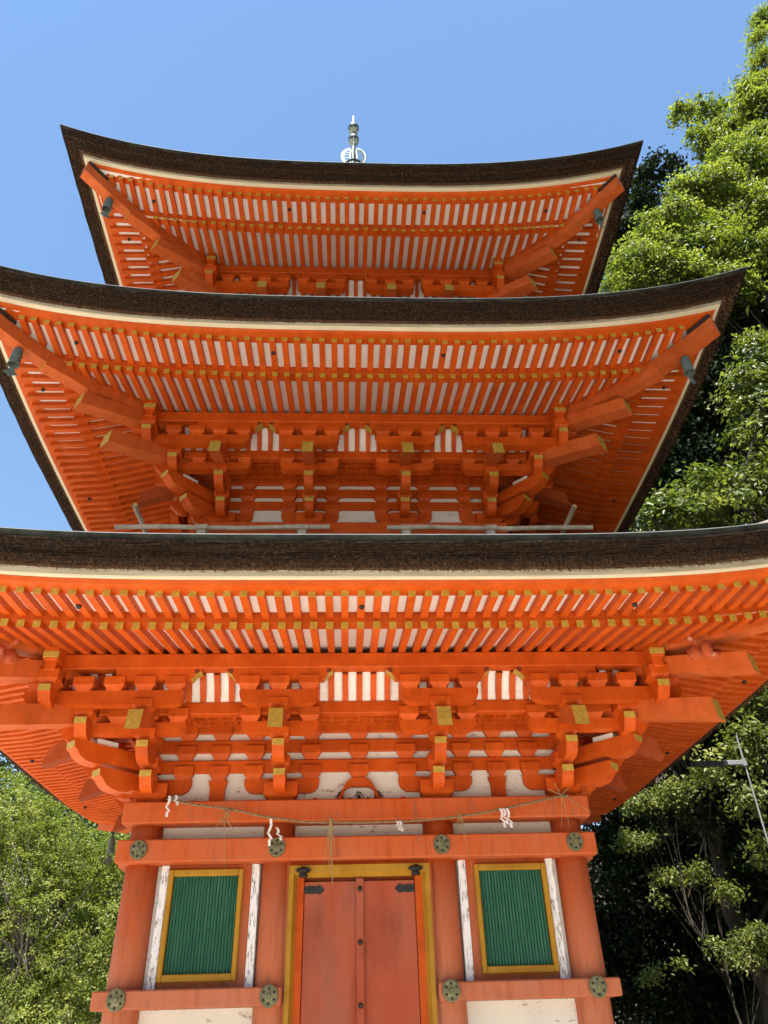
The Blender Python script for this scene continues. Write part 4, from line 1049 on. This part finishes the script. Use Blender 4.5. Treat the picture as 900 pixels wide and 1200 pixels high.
tree('bushy_tree', 'bushy tree with pale lit sprays beside the middle roof corner', (9.2, 1.2, hill_z(9.2, 1.2)), [((9.10, 1.20, 13.96), (0.60, 0.63, 0.48)), ((8.42, 1.20, 12.90), (0.50, 0.53, 0.35)), ((8.44, 1.20, 11.80), (0.70, 0.73, 0.56)), ((7.75, 1.20, 10.46), (0.60, 0.63, 0.42)), ((7.00, 1.20, 9.65), (0.60, 0.63, 0.42)), ((6.15, 1.20, 9.55), (0.60, 0.63, 0.36)), ((5.58, 1.20, 9.54), (0.50, 0.53, 0.30)), ((6.67, 1.20, 10.25), (0.50, 0.53, 0.30)), ((6.06, 1.20, 9.84), (0.50, 0.53, 0.30))], 190, 48, 0.14, LEAF_M, 0.28, trunk_r=0.12)
tree('understorey_tree', 'leafy understorey tree behind the steel pole with lit leaf sprays', (8.0, 2.0, hill_z(8.0, 2.0)), [((7.36, 1.60, 8.39), (0.60, 0.63, 0.42)), ((7.10, 1.60, 8.86), (0.40, 0.42, 0.28)), ((7.06, 1.60, 7.20), (0.50, 0.53, 0.35)), ((6.66, 1.60, 6.19), (0.40, 0.42, 0.24)), ((6.25, 1.60, 5.55), (0.30, 0.32, 0.15)), ((6.51, 1.60, 5.27), (0.40, 0.42, 0.20)), ((5.87, 1.60, 5.21), (0.30, 0.32, 0.12)), ((5.45, 1.60, 4.95), (0.22, 0.23, 0.07)), ((6.14, 1.60, 4.55), (0.30, 0.32, 0.12)), ((6.12, 1.60, 3.88), (0.35, 0.37, 0.14)), ((5.66, 1.60, 4.07), (0.20, 0.21, 0.06))], 190, 46, .095, LEAF_M, .22, trunk_r=.06)
tree('sapling', 'thin sapling with a few sunlit leaf sprays in the dark gap beside the pagoda', (7.2, 5.4, hill_z(7.2, 5.4)), [((5.71, 5.20, 4.72), (0.28, 0.29, 0.07)), ((5.29, 5.20, 4.70), (0.20, 0.21, 0.04)), ((5.97, 5.20, 4.04), (0.28, 0.29, 0.07)), ((6.56, 5.20, 4.11), (0.28, 0.29, 0.07)), ((5.55, 5.20, 3.65), (0.15, 0.16, 0.03)), ((6.46, 5.20, 2.88), (0.15, 0.16, 0.04)), ((7.29, 5.20, 2.99), (0.40, 0.42, 0.14)), ((6.97, 5.20, 2.73), (0.30, 0.32, 0.09)), ((5.43, 5.20, 2.51), (0.20, 0.21, 0.05)), ((5.25, 5.20, 2.41), (0.15, 0.16, 0.03)), ((5.77, 5.20, 2.63), (0.15, 0.16, 0.03)), ((6.96, 5.20, 3.77), (0.20, 0.21, 0.04)), ((6.43, 5.20, 5.56), (0.40, 0.42, 0.12)), ((5.70, 5.20, 5.40), (0.30, 0.32, 0.09)), ((7.22, 5.20, 5.88), (0.35, 0.37, 0.10))], 190, 40, .085, LEAF_M, .19, trunk_r=.03)
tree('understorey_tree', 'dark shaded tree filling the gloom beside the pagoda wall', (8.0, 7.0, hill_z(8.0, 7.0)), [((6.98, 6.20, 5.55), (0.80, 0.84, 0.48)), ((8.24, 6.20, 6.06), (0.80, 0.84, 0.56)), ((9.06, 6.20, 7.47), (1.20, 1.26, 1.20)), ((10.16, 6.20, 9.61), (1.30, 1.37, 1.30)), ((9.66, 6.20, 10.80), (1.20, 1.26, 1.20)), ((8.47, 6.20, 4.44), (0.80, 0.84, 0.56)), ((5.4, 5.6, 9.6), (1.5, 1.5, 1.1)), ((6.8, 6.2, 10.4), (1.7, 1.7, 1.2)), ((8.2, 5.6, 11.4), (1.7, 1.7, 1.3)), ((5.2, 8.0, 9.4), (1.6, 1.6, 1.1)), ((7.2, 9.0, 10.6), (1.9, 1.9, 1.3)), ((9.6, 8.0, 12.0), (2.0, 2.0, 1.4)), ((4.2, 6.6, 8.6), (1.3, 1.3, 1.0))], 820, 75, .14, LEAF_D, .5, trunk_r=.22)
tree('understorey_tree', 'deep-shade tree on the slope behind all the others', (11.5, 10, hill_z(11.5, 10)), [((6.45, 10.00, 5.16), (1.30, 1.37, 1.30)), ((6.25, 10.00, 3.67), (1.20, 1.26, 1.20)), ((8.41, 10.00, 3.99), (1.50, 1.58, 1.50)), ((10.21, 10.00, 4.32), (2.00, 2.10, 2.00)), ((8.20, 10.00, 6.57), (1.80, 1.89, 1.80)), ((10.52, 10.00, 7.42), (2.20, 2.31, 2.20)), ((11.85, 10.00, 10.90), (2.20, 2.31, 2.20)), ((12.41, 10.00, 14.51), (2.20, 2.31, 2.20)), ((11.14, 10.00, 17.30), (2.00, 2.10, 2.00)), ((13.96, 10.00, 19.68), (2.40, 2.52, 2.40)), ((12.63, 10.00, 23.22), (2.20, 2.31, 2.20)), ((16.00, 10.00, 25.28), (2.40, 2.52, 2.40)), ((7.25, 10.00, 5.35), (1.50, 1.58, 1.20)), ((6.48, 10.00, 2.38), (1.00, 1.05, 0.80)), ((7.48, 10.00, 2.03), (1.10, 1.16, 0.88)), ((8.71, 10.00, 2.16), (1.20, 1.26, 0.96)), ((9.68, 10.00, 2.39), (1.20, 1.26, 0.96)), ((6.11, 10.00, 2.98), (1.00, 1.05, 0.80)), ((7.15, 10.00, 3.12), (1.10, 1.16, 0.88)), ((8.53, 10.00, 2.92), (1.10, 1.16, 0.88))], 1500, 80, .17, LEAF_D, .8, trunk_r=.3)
tree('broadleaf_tree', 'unseen tree added to block skylight from the wood, level with the front steps', (9.6, -3.2, hill_z(9.6, -3.2)), lob((9.9, -3.0, 7.5), 10, (1.0, 1.6, 2.4), 1.3, 1.9), 420, 70, .18, LEAF_M, .6, trunk_r=.3)  # added beyond the frame to keep skylight off the dark understorey

# unseen tree row, added behind the camera to darken the pagoda's front faces
proto = tree('broadleaf_tree', 'added unseen round-crowned tree in the light-blocking row across the court, farthest from the wooded slope', (0, 0, 0), lob((0, 0, 8), 12, (1.7, 1.2, 2.2), 1.6, 2.4), 330, 60, .3, LEAF_M, .8, group='added light-blocking trees across the court', trunk_r=.3)
proto.location = (-16, -27, 0)
for k, x in enumerate((-10.5, -5, .5, 6, 11.5)):
    c = proto.copy(); col.objects.link(c); c['label'] = 'added unseen round-crowned tree in the light-blocking row across the court, %s from the wooded slope' % ('fifth', 'fourth', 'third', 'second', 'first')[k]; c.location = (x, -28+1.2*math.sin(k*2.3), 0); c.rotation_euler.z = k*1.3
    for ch in proto.children:
        q = ch.copy(); col.objects.link(q); q.parent = c

# low wood behind the pagoda, hidden from the front by its body
for k, (x, y) in enumerate(((-3.2, 17), (1.0, 18.5), (4.6, 16.5))):
    tree('broadleaf_tree', 'low tree of the wood behind the pagoda, %s one from the slope' % ('third', 'second', 'first')[k], (x, y, 0), lob((x, y, 3.2), 9, (1.2, .8, .8), 1.1, 1.6), 260, 60, .18, LEAF_M, .55, trunk_r=.2)
